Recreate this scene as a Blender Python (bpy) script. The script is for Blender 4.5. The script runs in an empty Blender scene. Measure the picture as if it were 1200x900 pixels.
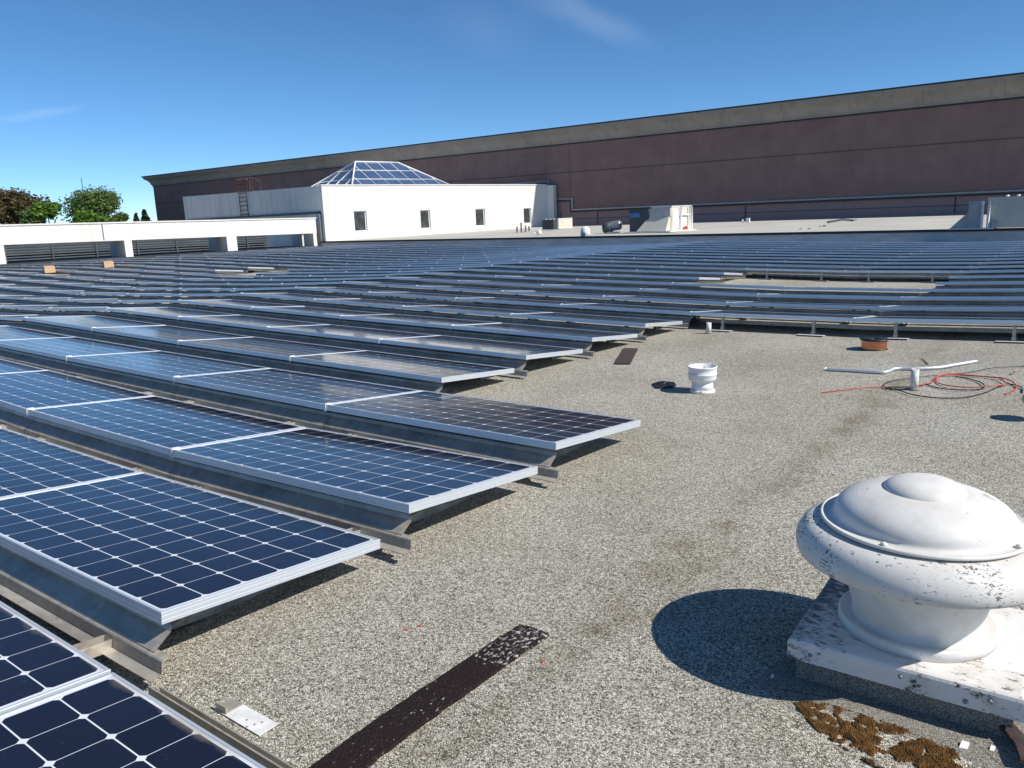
import bpy, math, random
from mathutils import Vector, Matrix, Euler
random.seed(7)
S = bpy.context.scene
COL = S.collection
R_ = math.radians

# ------------------------------------------------------------------ camera
YAW, PITCH, ROLL, FPX = -.6579, .2060, -.0385, 935.05
CAM = Vector((2.442, -1.211, 1.2675))
FW = Vector((math.sin(YAW)*math.cos(PITCH), math.cos(YAW)*math.cos(PITCH), -math.sin(PITCH)))
RT0 = Vector((math.cos(YAW), -math.sin(YAW), 0))
UP0 = RT0.cross(FW)
RT = RT0*math.cos(ROLL) + UP0*math.sin(ROLL)
UP = -RT0*math.sin(ROLL) + UP0*math.cos(ROLL)
cd = bpy.data.cameras.new("camera"); cam = bpy.data.objects.new("camera", cd); COL.objects.link(cam)
m3 = Matrix((RT, UP, -FW)).transposed()
cam.matrix_world = Matrix.Translation(CAM) @ m3.to_4x4()
cd.sensor_width = 36; cd.lens = FPX/1200*36; cd.clip_start = .05; cd.clip_end = 9000
S.camera = cam

# ------------------------------------------------------------------ light
SUN_AZ, SUN_EL = 79., 42.5          # azimuth measured from +Y towards +X
world = bpy.data.worlds.new("World"); S.world = world; world.use_nodes = True
wt = world.node_tree; bg = wt.nodes['Background']
sky = wt.nodes.new('ShaderNodeTexSky'); sky.sky_type = 'NISHITA'; sky.sun_disc = False
sky.sun_elevation = R_(SUN_EL); sky.sun_rotation = R_(SUN_AZ)
sky.altitude = 5000; sky.air_density = 1.0; sky.dust_density = 0; sky.ozone_density = 5
wt.links.new(sky.outputs[0], bg.inputs[0]); bg.inputs[1].default_value = .11
sd = bpy.data.lights.new("sun", 'SUN'); sd.energy = 5.0; sd.angle = R_(.5); sd.color = (1, .945, .87)
sun = bpy.data.objects.new("sun", sd); COL.objects.link(sun)
sv = Vector((math.sin(R_(SUN_AZ))*math.cos(R_(SUN_EL)), math.cos(R_(SUN_AZ))*math.cos(R_(SUN_EL)), math.sin(R_(SUN_EL))))
sun.rotation_euler = sv.to_track_quat('Z', 'Y').to_euler(); sun.location = (10, 0, 20)
S.view_settings.view_transform = 'Standard'; S.view_settings.look = 'None'
S.view_settings.exposure = 0.14; S.view_settings.gamma = 1; S.view_settings.use_curve_mapping = False

# ------------------------------------------------------------------ where a point of the photo lies
def ray(px, py): return FW + RT*((px-600)/FPX) - UP*((py-450)/FPX)
def onz(px, py, z): d = ray(px, py); return CAM + d*((z-CAM.z)/d.z)
def onv(px, py, v): d = ray(px, py); return CAM + d*((v-CAM.y)/d.y)
def onp(px, py, Q, N): d = ray(px, py); return CAM + d*((Q-CAM).dot(N)/d.dot(N))
def pj(P):
    d = Vector(P)-CAM; z = d.dot(FW)
    return (600+FPX*d.dot(RT)/z, 450-FPX*d.dot(UP)/z, z)

# ------------------------------------------------------------------ mesh helpers
class MB:
    def __init__(s): s.v = []; s.f = []; s.mi = []; s.sm = []
    def add(s, vs, fs, mi=0, sm=False):
        b = len(s.v); s.v += [tuple(p) for p in vs]; s.f += [tuple(i+b for i in f) for f in fs]
        s.mi += [mi]*len(fs); s.sm += [sm]*len(fs); return s
    def box(s, a, b, mi=0):
        x0, y0, z0 = a; x1, y1, z1 = b
        return s.add([(x0,y0,z0),(x1,y0,z0),(x1,y1,z0),(x0,y1,z0),(x0,y0,z1),(x1,y0,z1),(x1,y1,z1),(x0,y1,z1)],
              [(0,3,2,1),(4,5,6,7),(0,1,5,4),(1,2,6,5),(2,3,7,6),(3,0,4,7)], mi)
    def obox(s, o, ex, ey, ez, mi=0):
        o, ex, ey, ez = map(Vector, (o, ex, ey, ez))
        P = [o, o+ex, o+ex+ey, o+ey]; P = P+[p+ez for p in P]
        return s.add(P, [(0,3,2,1),(4,5,6,7),(0,1,5,4),(1,2,6,5),(2,3,7,6),(3,0,4,7)], mi)
    def lathe(s, prof, n=48, c=(0,0,0), sm=True, mi=0, axis=None):
        vs = []; fs = []
        for r, z in prof:
            for i in range(n):
                a = 2*math.pi*i/n; vs.append((r*math.cos(a), r*math.sin(a), z))
        for j in range(len(prof)-1):
            for i in range(n):
                k = (i+1) % n
                fs.append((j*n+i, j*n+k, (j+1)*n+k, (j+1)*n+i))
        if prof[0][0] > 1e-5: fs.append(tuple(range(n-1, -1, -1)))
        if prof[-1][0] > 1e-5: fs.append(tuple((len(prof)-1)*n+i for i in range(n)))
        if axis is not None:
            q = Vector(axis).normalized().to_track_quat('Z', 'Y'); vs = [q @ Vector(p) for p in vs]
        vs = [Vector(p)+Vector(c) for p in vs]
        return s.add(vs, fs, mi, sm)
    def tube(s, pts, r, n=8, mi=0, caps=True, rad=None):
        pts = [Vector(p) for p in pts]; vs = []; fs = []
        for i, p in enumerate(pts):
            t = (pts[min(i+1, len(pts)-1)]-pts[max(i-1, 0)]).normalized()
            a = t.cross(Vector((0, 0, 1)));
            if a.length < 1e-3: a = t.cross(Vector((1, 0, 0)))
            a.normalize(); b = t.cross(a); rr = rad[i] if rad else r
            for k in range(n):
                w = 2*math.pi*k/n; vs.append(p+a*math.cos(w)*rr+b*math.sin(w)*rr)
        for i in range(len(pts)-1):
            for k in range(n):
                l = (k+1) % n; fs.append((i*n+k, i*n+l, (i+1)*n+l, (i+1)*n+k))
        if caps: fs += [tuple(range(n)), tuple((len(pts)-1)*n+k for k in range(n-1, -1, -1))]
        return s.add(vs, fs, mi, True)
    def sweep(s, prof, x0, x1, mi=0):       # profile (y,z) swept along x, both sides
        n = len(prof); vs = [(x0, y, z) for y, z in prof]+[(x1, y, z) for y, z in prof]
        return s.add(vs, [(i, i+1, n+i+1, n+i) for i in range(n-1)], mi)
    def build(s, name, mats, parent=None):
        me = bpy.data.meshes.new(name); me.from_pydata(s.v, [], s.f)
        for m in (mats if isinstance(mats, (list, tuple)) else [mats]): me.materials.append(m)
        me.polygons.foreach_set('material_index', s.mi); me.polygons.foreach_set('use_smooth', s.sm)
        me.update(); o = bpy.data.objects.new(name, me); COL.objects.link(o)
        if parent is not None: o.parent = parent
        return o
def tag(o, label=None, cat=None, group=None, kind=None):
    if label: o['label'] = label
    if cat: o['category'] = cat
    if group: o['group'] = group
    if kind: o['kind'] = kind
    return o
def thing(name, label, cat, loc=(0,0,0), group=None, rot=(0,0,0)):
    o = bpy.data.objects.new(name, None); COL.objects.link(o); o.location = loc; o.rotation_euler = rot
    o.empty_display_size = .1
    return tag(o, label, cat, group)
def copy_tree(o, parent=None):
    c = o.copy(); COL.objects.link(c)
    if parent is not None: c.parent = parent
    for ch in list(o.children): copy_tree(ch, c)
    return c

# ------------------------------------------------------------------ materials
def mat(name):
    m = bpy.data.materials.new(name); m.use_nodes = True
    return m, m.node_tree, m.node_tree.nodes['Principled BSDF']
def nd(t, typ, **kw):
    n = t.nodes.new(typ)
    for k, v in kw.items():
        if k.startswith('i_'): n.inputs[k[2:].replace('_', ' ')].default_value = v
        else: setattr(n, k, v)
    return n
def mth(t, op, a, b=None, clamp=False):
    n = t.nodes.new('ShaderNodeMath'); n.operation = op; n.use_clamp = clamp
    for i, x in enumerate((a, b)):
        if x is None: continue
        if isinstance(x, (int, float)): n.inputs[i].default_value = x
        else: t.links.new(x, n.inputs[i])
    return n.outputs[0]
def ramp(t, fac, stops, interp='LINEAR'):
    n = t.nodes.new('ShaderNodeValToRGB'); n.color_ramp.interpolation = interp
    el = n.color_ramp.elements
    while len(el) < len(stops): el.new(.5)
    for e, (p, c) in zip(el, stops):
        e.position = p; e.color = (*c, 1) if len(c) == 3 else c
    t.links.new(fac, n.inputs[0]); return n.outputs[0]
def mix(t, fac, a, b, mode='MIX'):
    n = t.nodes.new('ShaderNodeMix'); n.data_type = 'RGBA'; n.blend_type = mode
    for s, x in ((0, fac), (6, a), (7, b)):
        if isinstance(x, (int, float)): n.inputs[s].default_value = x
        elif isinstance(x, tuple): n.inputs[s].default_value = (*x, 1) if len(x) == 3 else x
        else: t.links.new(x, n.inputs[s])
    return n.outputs[2]
def coords(t, kind='Object', scale=None, rot=None):
    tc = t.nodes.new('ShaderNodeTexCoord').outputs[kind]
    if scale is None and rot is None: return tc
    mp = t.nodes.new('ShaderNodeMapping'); t.links.new(tc, mp.inputs[0])
    if scale: mp.inputs['Scale'].default_value = scale
    if rot: mp.inputs['Rotation'].default_value = rot
    return mp.outputs[0]
def noise(t, vec, scale, detail=4, rough=.55):
    n = t.nodes.new('ShaderNodeTexNoise'); n.inputs['Scale'].default_value = scale
    n.inputs['Detail'].default_value = detail; n.inputs['Roughness'].default_value = rough
    t.links.new(vec, n.inputs['Vector']); return n.outputs['Fac']
def bump(t, b, h, strength, dist):
    n = t.nodes.new('ShaderNodeBump'); n.inputs['Strength'].default_value = strength; n.inputs['Distance'].default_value = dist
    t.links.new(h, n.inputs['Height']); t.links.new(n.outputs[0], b.inputs['Normal']); return n
def plain(name, col, rough=.6, metal=0., var=.12, scale=6., bumpd=0., vscale=(1,1,1), spec=.5):
    m, t, b = mat(name)
    c = coords(t, scale=vscale); n = noise(t, c, scale, 5, .6)
    lo = tuple(x*(1-var) for x in col); hi = tuple(min(1, x*(1+var)) for x in col)
    t.links.new(ramp(t, n, [(.3, lo), (.7, hi)]), b.inputs['Base Color'])
    b.inputs['Roughness'].default_value = rough; b.inputs['Metallic'].default_value = metal
    b.inputs['Specular IOR Level'].default_value = spec
    if bumpd: bump(t, b, noise(t, c, scale*8, 4), .5, bumpd)
    return m

def gravel_mat(name, tint=(1,1,1), big=1.):
    m, t, b = mat(name); c = coords(t)
    v = nd(t, 'ShaderNodeTexVoronoi', feature='F1'); v.inputs['Scale'].default_value = 230*big
    v.inputs['Randomness'].default_value = 1; t.links.new(c, v.inputs['Vector'])
    sep = nd(t, 'ShaderNodeSeparateColor'); t.links.new(v.outputs['Color'], sep.inputs[0])
    col = ramp(t, sep.outputs[0], [(0, (.06,.056,.05)), (.16, (.17,.16,.145)), (.38, (.36,.35,.315)), (.70, (.53,.52,.48)), (.90, (.76,.75,.71)), (1, (.84,.83,.80))])
    v2 = nd(t, 'ShaderNodeTexVoronoi', feature='F1'); v2.inputs['Scale'].default_value = 95*big; t.links.new(c, v2.inputs['Vector'])
    s2 = nd(t, 'ShaderNodeSeparateColor'); t.links.new(v2.outputs['Color'], s2.inputs[0])
    chunk = ramp(t, s2.outputs[1], [(0, (.55,.53,.5)), (.25, (.93,.92,.9)), (1, (1.1,1.1,1.1))])
    col = mix(t, .8, col, chunk, 'MULTIPLY')
    # gaps between the granules
    gap = ramp(t, v.outputs['Distance'], [(.42, (1,1,1)), (.85, (.4,.39,.37))])
    col = mix(t, .55, col, gap, 'MULTIPLY')
    # large stains, olive dust, worn paths
    n1 = noise(t, c, .55, 7, .62); n2 = noise(t, c, 2.7, 6, .65); n3 = noise(t, c, 11., 5, .7)
    col = mix(t, ramp(t, n1, [(.42, (0,0,0)), (.68, (.55,.55,.55))]), col, mix(t, 1., col, (.83,.8,.68), 'MULTIPLY'))
    col = mix(t, ramp(t, n2, [(.54, (0,0,0)), (.74, (.4,.4,.4))]), col, mix(t, 1., col, (.68,.65,.58), 'MULTIPLY'))
    col = mix(t, ramp(t, n3, [(.66, (0,0,0)), (.84, (.6,.6,.6))]), col, mix(t, 1., col, (.5,.47,.38), 'MULTIPLY'))
    n5 = noise(t, c, .9, 5, .6)
    col = mix(t, 1., col, ramp(t, n5, [(.35, (.90,.89,.87)), (.65, (1.08,1.08,1.07))]), 'MULTIPLY')
    # dark dirty seam of the felt running across the roof
    sx = nd(t, 'ShaderNodeSeparateXYZ'); t.links.new(c, sx.inputs[0])
    wob = mth(t, 'MULTIPLY', mth(t, 'SUBTRACT', noise(t, c, 1.6, 5, .7), .5), .5)
    seam = None
    for kx, ky, off, wd in ((-.2, 1., 0, .1),):
        d = mth(t, 'ABSOLUTE', mth(t, 'ADD', mth(t, 'ADD', mth(t, 'MULTIPLY', sx.outputs[0], kx), mth(t, 'MULTIPLY', sx.outputs[1], ky)), wob))
    d1 = mth(t, 'ABSOLUTE', mth(t, 'ADD', mth(t, 'SUBTRACT', mth(t, 'MULTIPLY', sx.outputs[0], 1.), 1.02), wob))
    sm = ramp(t, d1, [(0, (.75,.75,.75)), (.16, (0,0,0))])
    sm = mix(t, 1., sm, ramp(t, n2, [(.38, (.1,.1,.1)), (.6, (1,1,1))]), 'MULTIPLY')
    col = mix(t, sm, col, mix(t, 1., col, (.6,.55,.46), 'MULTIPLY'))
    sv_ = mth(t, 'ABSOLUTE', mth(t, 'SUBTRACT', mth(t, 'FRACT', mth(t, 'DIVIDE', mth(t, 'ADD', sx.outputs[1], mth(t, 'MULTIPLY', wob, .12)), .93)), .5))
    sl_ = mix(t, 1., ramp(t, sv_, [(0, (.8,.8,.8)), (.010, (0,0,0))]), ramp(t, noise(t, c, 1.9, 4, .6), [(.5, (0,0,0)), (.62, (1,1,1))]), 'MULTIPLY')
    col = mix(t, sl_, col, mix(t, 1., col, (.45,.42,.36), 'MULTIPLY'))
    col = mix(t, 1., col, tint, 'MULTIPLY')
    t.links.new(col, b.inputs['Base Color']); b.inputs['Roughness'].default_value = .9
    b.inputs['Specular IOR Level'].default_value = .25
    h = mth(t, 'ADD', mth(t, 'MULTIPLY', v.outputs['Distance'], -1.), mth(t, 'MULTIPLY', s2.outputs[0], .3))
    bump(t, b, h, .9, .004)
    return m

PL, GAP, PW, TILT, PITCHR = 1.985, .018, .992, .0937, 1.1729
CX, CY = .1593, .1593
def glass_mat():
    m, t, b = mat('solar_cells'); c = coords(t, 'UV')
    sx = nd(t, 'ShaderNodeSeparateXYZ'); t.links.new(c, sx.inputs[0])
    x0 = (PL-GAP-12*CX)/2; y0 = (PW-6*CY)/2
    ux = mth(t, 'DIVIDE', mth(t, 'SUBTRACT', sx.outputs[0], x0), CX)
    uy = mth(t, 'DIVIDE', mth(t, 'SUBTRACT', sx.outputs[1], y0), CY)
    fx = mth(t, 'MULTIPLY', mth(t, 'ABSOLUTE', mth(t, 'SUBTRACT', mth(t, 'FRACT', ux), .5)), CX)
    fy = mth(t, 'MULTIPLY', mth(t, 'ABSOLUTE', mth(t, 'SUBTRACT', mth(t, 'FRACT', uy), .5)), CY)
    inx = mth(t, 'LESS_THAN', fx, CX/2-.0013); iny = mth(t, 'LESS_THAN', fy, CY/2-.0024)
    rr = mth(t, 'SQRT', mth(t, 'ADD', mth(t, 'MULTIPLY', fx, fx), mth(t, 'MULTIPLY', fy, fy)))
    inr = mth(t, 'LESS_THAN', rr, .1008)
    bx = mth(t, 'MULTIPLY', mth(t, 'GREATER_THAN', ux, 0.), mth(t, 'LESS_THAN', ux, 12.))
    by = mth(t, 'MULTIPLY', mth(t, 'GREATER_THAN', uy, 0.), mth(t, 'LESS_THAN', uy, 6.))
    cell = mth(t, 'MULTIPLY', mth(t, 'MULTIPLY', mth(t, 'MULTIPLY', inx, iny), inr), mth(t, 'MULTIPLY', bx, by))
    # each cell a slightly different blue
    cb = nd(t, 'ShaderNodeCombineXYZ'); t.links.new(mth(t, 'FLOOR', ux), cb.inputs[0]); t.links.new(mth(t, 'FLOOR', uy), cb.inputs[1])
    oi = nd(t, 'ShaderNodeObjectInfo'); t.links.new(mth(t, 'MULTIPLY', oi.outputs['Random'], 50.), cb.inputs[2])
    wn = nd(t, 'ShaderNodeTexWhiteNoise', noise_dimensions='3D'); t.links.new(cb.outputs[0], wn.inputs[0])
    cc = mix(t, wn.outputs['Value'], (.006,.0075,.019), (.009,.011,.027))
    cc = mix(t, mth(t, 'MULTIPLY', oi.outputs['Random'], .4), cc, (.011,.013,.027))
    # thin silver fingers along the row
    fg = mth(t, 'LESS_THAN', mth(t, 'ABSOLUTE', mth(t, 'SUBTRACT', mth(t, 'FRACT', mth(t, 'MULTIPLY', ux, 26.)), .5)), .07)
    cc = mix(t, mth(t, 'MULTIPLY', fg, .22), cc, (.12,.14,.19))
    bs = mth(t, 'LESS_THAN', mth(t, 'ABSOLUTE', mth(t, 'SUBTRACT', mth(t, 'FRACT', mth(t, 'MULTIPLY', ux, 1.)), .5)), .0)
    col = mix(t, cell, (.70,.73,.76), cc)
    # dirt washed down to the low back edge, and fine dust
    nz = noise(t, c, 9, 6, .7); nb = noise(t, c, 3.1, 5, .6)
    edge = ramp(t, mth(t, 'ADD', sx.outputs[1], mth(t, 'MULTIPLY', nb, .16)), [(PW-.0, (0,0,0)), (1.0, (0,0,0))]) 
    e2 = mth(t, 'SUBTRACT', mth(t, 'ADD', sx.outputs[1], mth(t, 'MULTIPLY', nb, .12)), PW+.025)
    e2 = mth(t, 'MULTIPLY', e2, 30., True)
    col = mix(t, mth(t, 'MULTIPLY', e2, .55), col, (.27,.23,.17))
    sp = noise(t, c, 70, 3, .6)
    col = mix(t, ramp(t, mth(t, 'MULTIPLY', sp, nz), [(.36, (0,0,0)), (.5, (.35,.35,.35))]), col, (.3,.3,.28))
    t.links.new(col, b.inputs['Base Color'])
    rg = mth(t, 'ADD', mth(t, 'MULTIPLY', nz, .10), .06); t.links.new(rg, b.inputs['Roughness'])
    b.inputs['IOR'].default_value = 1.36
    b.inputs['Specular IOR Level'].default_value = .5
    nl = noise(t, coords(t, 'UV', scale=(1.,3.,1.)), 1.3, 2, .5); bump(t, b, nl, .12, .02)
    return m

M = {}
M['gravel'] = gravel_mat('gravel_roofing', (1.08,1.065,1.01))
M['glass'] = glass_mat()
M['alu'] = plain('anodised_aluminium', (.70,.74,.78), .4, .5, .05, 20, 0, (1,8,8))
M['backsheet'] = plain('back_sheet_white', (.55,.55,.55), .7)
def galv():
    m, t, b = mat('galvanised_steel'); c = coords(t, scale=(.5,3,3))
    v = nd(t, 'ShaderNodeTexVoronoi'); v.inputs['Scale'].default_value = 20; t.links.new(coords(t), v.inputs['Vector'])
    n = noise(t, c, 3, 5, .6); s = nd(t, 'ShaderNodeSeparateColor'); t.links.new(v.outputs['Color'], s.inputs[0])
    f = mth(t, 'ADD', mth(t, 'MULTIPLY', s.outputs[0], .25), n)
    t.links.new(ramp(t, f, [(.35, (.28,.255,.215)), (.85, (.54,.50,.43))]), b.inputs['Base Color'])
    b.inputs['Metallic'].default_value = .3
    t.links.new(ramp(t, n, [(.3, (.28,)*3), (.7, (.5,)*3)]), b.inputs['Roughness'])
    bump(t, b, noise(t, coords(t, scale=(1,6,6)), 2, 3), .25, .01)
    return m
M['galv'] = galv()
M['pad'] = plain('foot_pad_white', (.7,.7,.68), .7, 0, .15, 20)
def stucco(name, col, streak=.2, bump_d=.004, dirt=(.45,.42,.38), mott=.93):
    m, t, b = mat(name); c = coords(t)
    n1 = noise(t, c, .7, 6, .6); n2 = noise(t, coords(t, scale=(2.2,2.2,.18)), 1.6, 6, .6); n3 = noise(t, c, 60, 3)
    lo = tuple(x*mott for x in col)
    n4 = noise(t, coords(t, scale=(.35,.35,1.2)), .9, 7, .66)
    cc = mix(t, ramp(t, n1, [(.3, (0,0,0)), (.7, (1,1,1))]), col, lo)
    cc = mix(t, ramp(t, n4, [(.5, (0,0,0)), (.75, (.8,.8,.8))]), cc, tuple(x*mott*.95 for x in col))
    cc = mix(t, ramp(t, n2, [(.5, (0,0,0)), (.8, (streak,)*3)]), cc, tuple(x*y*1.4 for x, y in zip(col, dirt)))
    t.links.new(cc, b.inputs['Base Color']); b.inputs['Roughness'].default_value = .88; b.inputs['Specular IOR Level'].default_value = .25
    bump(t, b, n3, .4, bump_d); return m
M['white_wall'] = stucco('white_stucco', (.78,.765,.72), .5)
M['grey_wall'] = stucco('shaded_streaky_stucco', (.72,.72,.70), .9)  # white stucco with shade toned into its colour, plus stronger dirt streaks
M['brown_wall'] = stucco('brown_painted_concrete', (.255,.170,.155), .55, .004, (.5,.5,.5), .78)
M['groove'] = plain('recessed_joint', (.10,.07,.068), .9)
M['cornice'] = stucco('beige_cornice', (.36,.325,.285), .8, .004, (.45,.43,.4), .78)
M['pink_wall'] = stucco('mauve_painted_wall', (.38,.26,.25), .35)
M['dark_trim'] = plain('dark_metal_trim', (.022,.028,.038), .5, .2)
M['grey_trim'] = plain('grey_flashing', (.26,.27,.29), .45, .4)
M['fascia'] = plain('parapet_flashing', (.42,.47,.52), .55, .2, .2, 1.2, 0, (1,1,4))
def uproof():
    m, t, b = mat('cap_sheet_roofing'); c = coords(t)
    n1 = noise(t, c, .35, 6, .6); n2 = noise(t, c, 30, 3)
    sx = nd(t, 'ShaderNodeSeparateXYZ'); t.links.new(c, sx.inputs[0])
    ln = mth(t, 'LESS_THAN', mth(t, 'ABSOLUTE', mth(t, 'SUBTRACT', mth(t, 'FRACT', mth(t, 'DIVIDE', sx.outputs[1], 1.9)), .5)), .012)
    cc = ramp(t, n1, [(.3, (.44,.425,.37)), (.7, (.56,.545,.49))])
    cc = mix(t, mth(t, 'MULTIPLY', ln, .4), cc, (.2,.19,.17)); cc = mix(t, .2, cc, ramp(t, n2, [(.3, (.5,)*3), (.7, (1.,)*3)]), 'MULTIPLY')
    t.links.new(cc, b.inputs['Base Color']); b.inputs['Roughness'].default_value = .9; return m
M['upper_roof'] = uproof()
def worn_white(k):
    m, t, b = mat('flaking_white_paint'); c = coords(t)
    n1 = noise(t, c, 5, 6, .65); n2 = noise(t, coords(t, scale=(1.,1.,3.)), 62, 7, .75); n3 = noise(t, c, 14, 7, .7)
    base = ramp(t, n1, [(.35, (.62,.60,.55)), (.65, (.79,.775,.735))])
    chips = ramp(t, mth(t, 'MULTIPLY', n2, mth(t, 'ADD', n1, .5)), [(.66-k, (0,0,0)), (.70-k, (1,1,1))])
    cc = mix(t, chips, base, (.085,.08,.075))
    geo = nd(t, 'ShaderNodeNewGeometry'); sx = nd(t, 'ShaderNodeSeparateXYZ'); t.links.new(c, sx.inputs[0])
    spots = ramp(t, n3, [(.64, (0,0,0)), (.70, (.8,.8,.8))])
    cc = mix(t, spots, cc, (.28,.25,.21))
    t.links.new(cc, b.inputs['Base Color']); b.inputs['Roughness'].default_value = .5
    bump(t, b, mth(t, 'SUBTRACT', n1, chips), .35, .003); return m
M['worn'] = worn_white(.0)
M['worn_band'] = worn_white(.10)
def curb_mat():
    m, t, b = mat('stained_white_paint'); c = coords(t)
    n1 = noise(t, c, 4.5, 7, .68); n2 = noise(t, coords(t, scale=(1,2.2,1.6)), 26, 8, .78); n3 = noise(t, c, 90, 3)
    base = ramp(t, n1, [(.35, (.70,.69,.66)), (.6, (.80,.79,.77))])
    cc = mix(t, ramp(t, n1, [(.50, (0,0,0)), (.64, (.55,.55,.55))]), base, (.50,.44,.34))
    chips = ramp(t, mth(t, 'MULTIPLY', n2, mth(t, 'ADD', n1, .45)), [(.575, (0,0,0)), (.625, (1,1,1))])
    cc = mix(t, chips, cc, (.06,.056,.05))
    sx = nd(t, 'ShaderNodeSeparateXYZ'); t.links.new(c, sx.inputs[0])
    # dirt gathered on the corner nearest the array
    dd = mth(t, 'ADD', mth(t, 'MULTIPLY', sx.outputs[0], -1.6), mth(t, 'MULTIPLY', sx.outputs[1], .4))
    f = mth(t, 'MULTIPLY', mth(t, 'SUBTRACT', mth(t, 'ADD', mth(t, 'MULTIPLY', dd, .55), n2), .66), 9., True)
    cc = mix(t, mth(t, 'MULTIPLY', f, .9), cc, (.07,.065,.06))
    t.links.new(cc, b.inputs['Base Color']); b.inputs['Roughness'].default_value = .6
    bump(t, b, mth(t, 'SUBTRACT', n1, chips), .4, .004); return m
M['curb'] = curb_mat()
M['mortar'] = gravel_mat('fine_mortar', (.98,.97,.95), 2.3)
M['moss'] = plain('orange_moss', (.17,.085,.022), .95, 0, .6, 26, .01)
M['tile'] = plain('white_paint', (.78,.78,.76), .5, 0, .06, 8)
def plank_mat():
    m, t, b = mat('weathered_rubber'); c = coords(t)
    n1 = noise(t, c, 3.2, 5, .6); n2 = noise(t, coords(t, scale=(1.6,1,1)), 48, 6, .72)
    v = nd(t, 'ShaderNodeTexVoronoi'); v.inputs['Scale'].default_value = 130; t.links.new(c, v.inputs['Vector'])
    sx = nd(t, 'ShaderNodeSeparateXYZ'); t.links.new(c, sx.inputs[0])
    base = ramp(t, v.outputs['Distance'], [(.1, (.007,.0055,.0055)), (.7, (.026,.017,.016))])
    end = mth(t, 'MULTIPLY', mth(t, 'SUBTRACT', sx.outputs[1], .73), 2.2)
    end = mth(t, 'MINIMUM', mth(t, 'MAXIMUM', end, -.005), .085)
    f = mth(t, 'ADD', mth(t, 'ADD', n2, mth(t, 'MULTIPLY', n1, .35)), end)
    cc = mix(t, ramp(t, f, [(.80, (0,0,0)), (.86, (1,1,1))]), base, (.50,.48,.45))
    t.links.new(cc, b.inputs['Base Color']); b.inputs['Roughness'].default_value = .9; b.inputs['Specular IOR Level'].default_value = .15
    bump(t, b, mth(t, 'ADD', v.outputs['Distance'], f), .6, .003); return m
M['plank'] = plank_mat()
M['plank_plain'] = plain('brown_rubber', (.055,.035,.032), .8, 0, .3, 30, .003)
M['copper'] = plain('copper_wire', (.60,.25,.13), .3, .9, .2, 3, 0, (1,1,60))
M['black'] = plain('black_plastic', (.012,.012,.013), .45)
M['red'] = plain('red_cable_sheath', (.55,.085,.07), .5)
M['pvc'] = plain('dirty_white_pvc', (.66,.64,.60), .7, 0, .3, 40)
M['rust'] = plain('rusty_red_steel', (.10,.045,.035), .8, .1, .3, 12)
M['tan'] = plain('tan_painted_steel', (.62,.585,.49), .55, 0, .08, 2)
M['acgrey'] = plain('grey_painted_steel', (.42,.42,.41), .5, .1, .15, 3)
M['acdark'] = plain('dark_coil', (.055,.065,.075), .6, .2, .3, 30, 0, (1,1,8))
M['blue'] = plain('blue_film', (.05,.16,.42), .5)
M['brick'] = plain('beige_block', (.62,.42,.25), .8)
M['pipe'] = plain('white_pipe', (.8,.8,.8), .45)
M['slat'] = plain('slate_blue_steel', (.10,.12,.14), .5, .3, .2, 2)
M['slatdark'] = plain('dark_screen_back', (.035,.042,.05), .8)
def winglass():
    m, t, b = mat('window_glass'); b.inputs['Base Color'].default_value = (.05,.06,.065,1)
    b.inputs['Roughness'].default_value = .12
    n = noise(t, coords(t), 2.5, 3); t.links.new(ramp(t, n, [(.3, (.03,.035,.04)), (.7, (.085,.095,.1))]), b.inputs['Base Color']); return m
M['win'] = winglass()
def skyglass():
    m, t, b = mat('blue_tinted_glazing'); n = noise(t, coords(t), .8, 3)
    t.links.new(ramp(t, n, [(.3, (.045,.085,.17)), (.7, (.075,.125,.23))]), b.inputs['Base Color']); b.inputs['Roughness'].default_value = .12; return m
M['skyglass'] = skyglass()
M['ground'] = plain('distant_ground', (.11,.115,.09), .95, 0, .3, .05)
def leafmat(name, a, b_):
    m, t, b = mat(name); g = nd(t, 'ShaderNodeNewGeometry')
    t.links.new(mix(t, g.outputs['Random Per Island'], a, b_), b.inputs['Base Color'])
    b.inputs['Roughness'].default_value = .6; b.inputs['Subsurface Weight'].default_value = 0
    tr = nd(t, 'ShaderNodeBsdfTranslucent'); t.links.new(mix(t, g.outputs['Random Per Island'], tuple(x*1.3 for x in a), tuple(x*1.3 for x in b_)), tr.inputs[0])
    ms = nd(t, 'ShaderNodeMixShader'); ms.inputs[0].default_value = .3
    t.links.new(b.outputs[0], ms.inputs[1]); t.links.new(tr.outputs[0], ms.inputs[2])
    t.links.new(ms.outputs[0], t.nodes['Material Output'].inputs[0]); return m
M['leaf_green'] = leafmat('green_leaves', (.06,.12,.022), (.18,.26,.075))
M['leaf_bright'] = leafmat('bright_leaves', (.07,.15,.018), (.15,.27,.035))
M['leaf_brown'] = leafmat('bronze_leaves', (.07,.065,.022), (.17,.125,.055))
M['leaf_dark'] = leafmat('conifer_needles', (.015,.03,.015), (.03,.05,.025))
M['bark'] = plain('bark', (.09,.07,.05), .9, 0, .3, 5)

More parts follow.
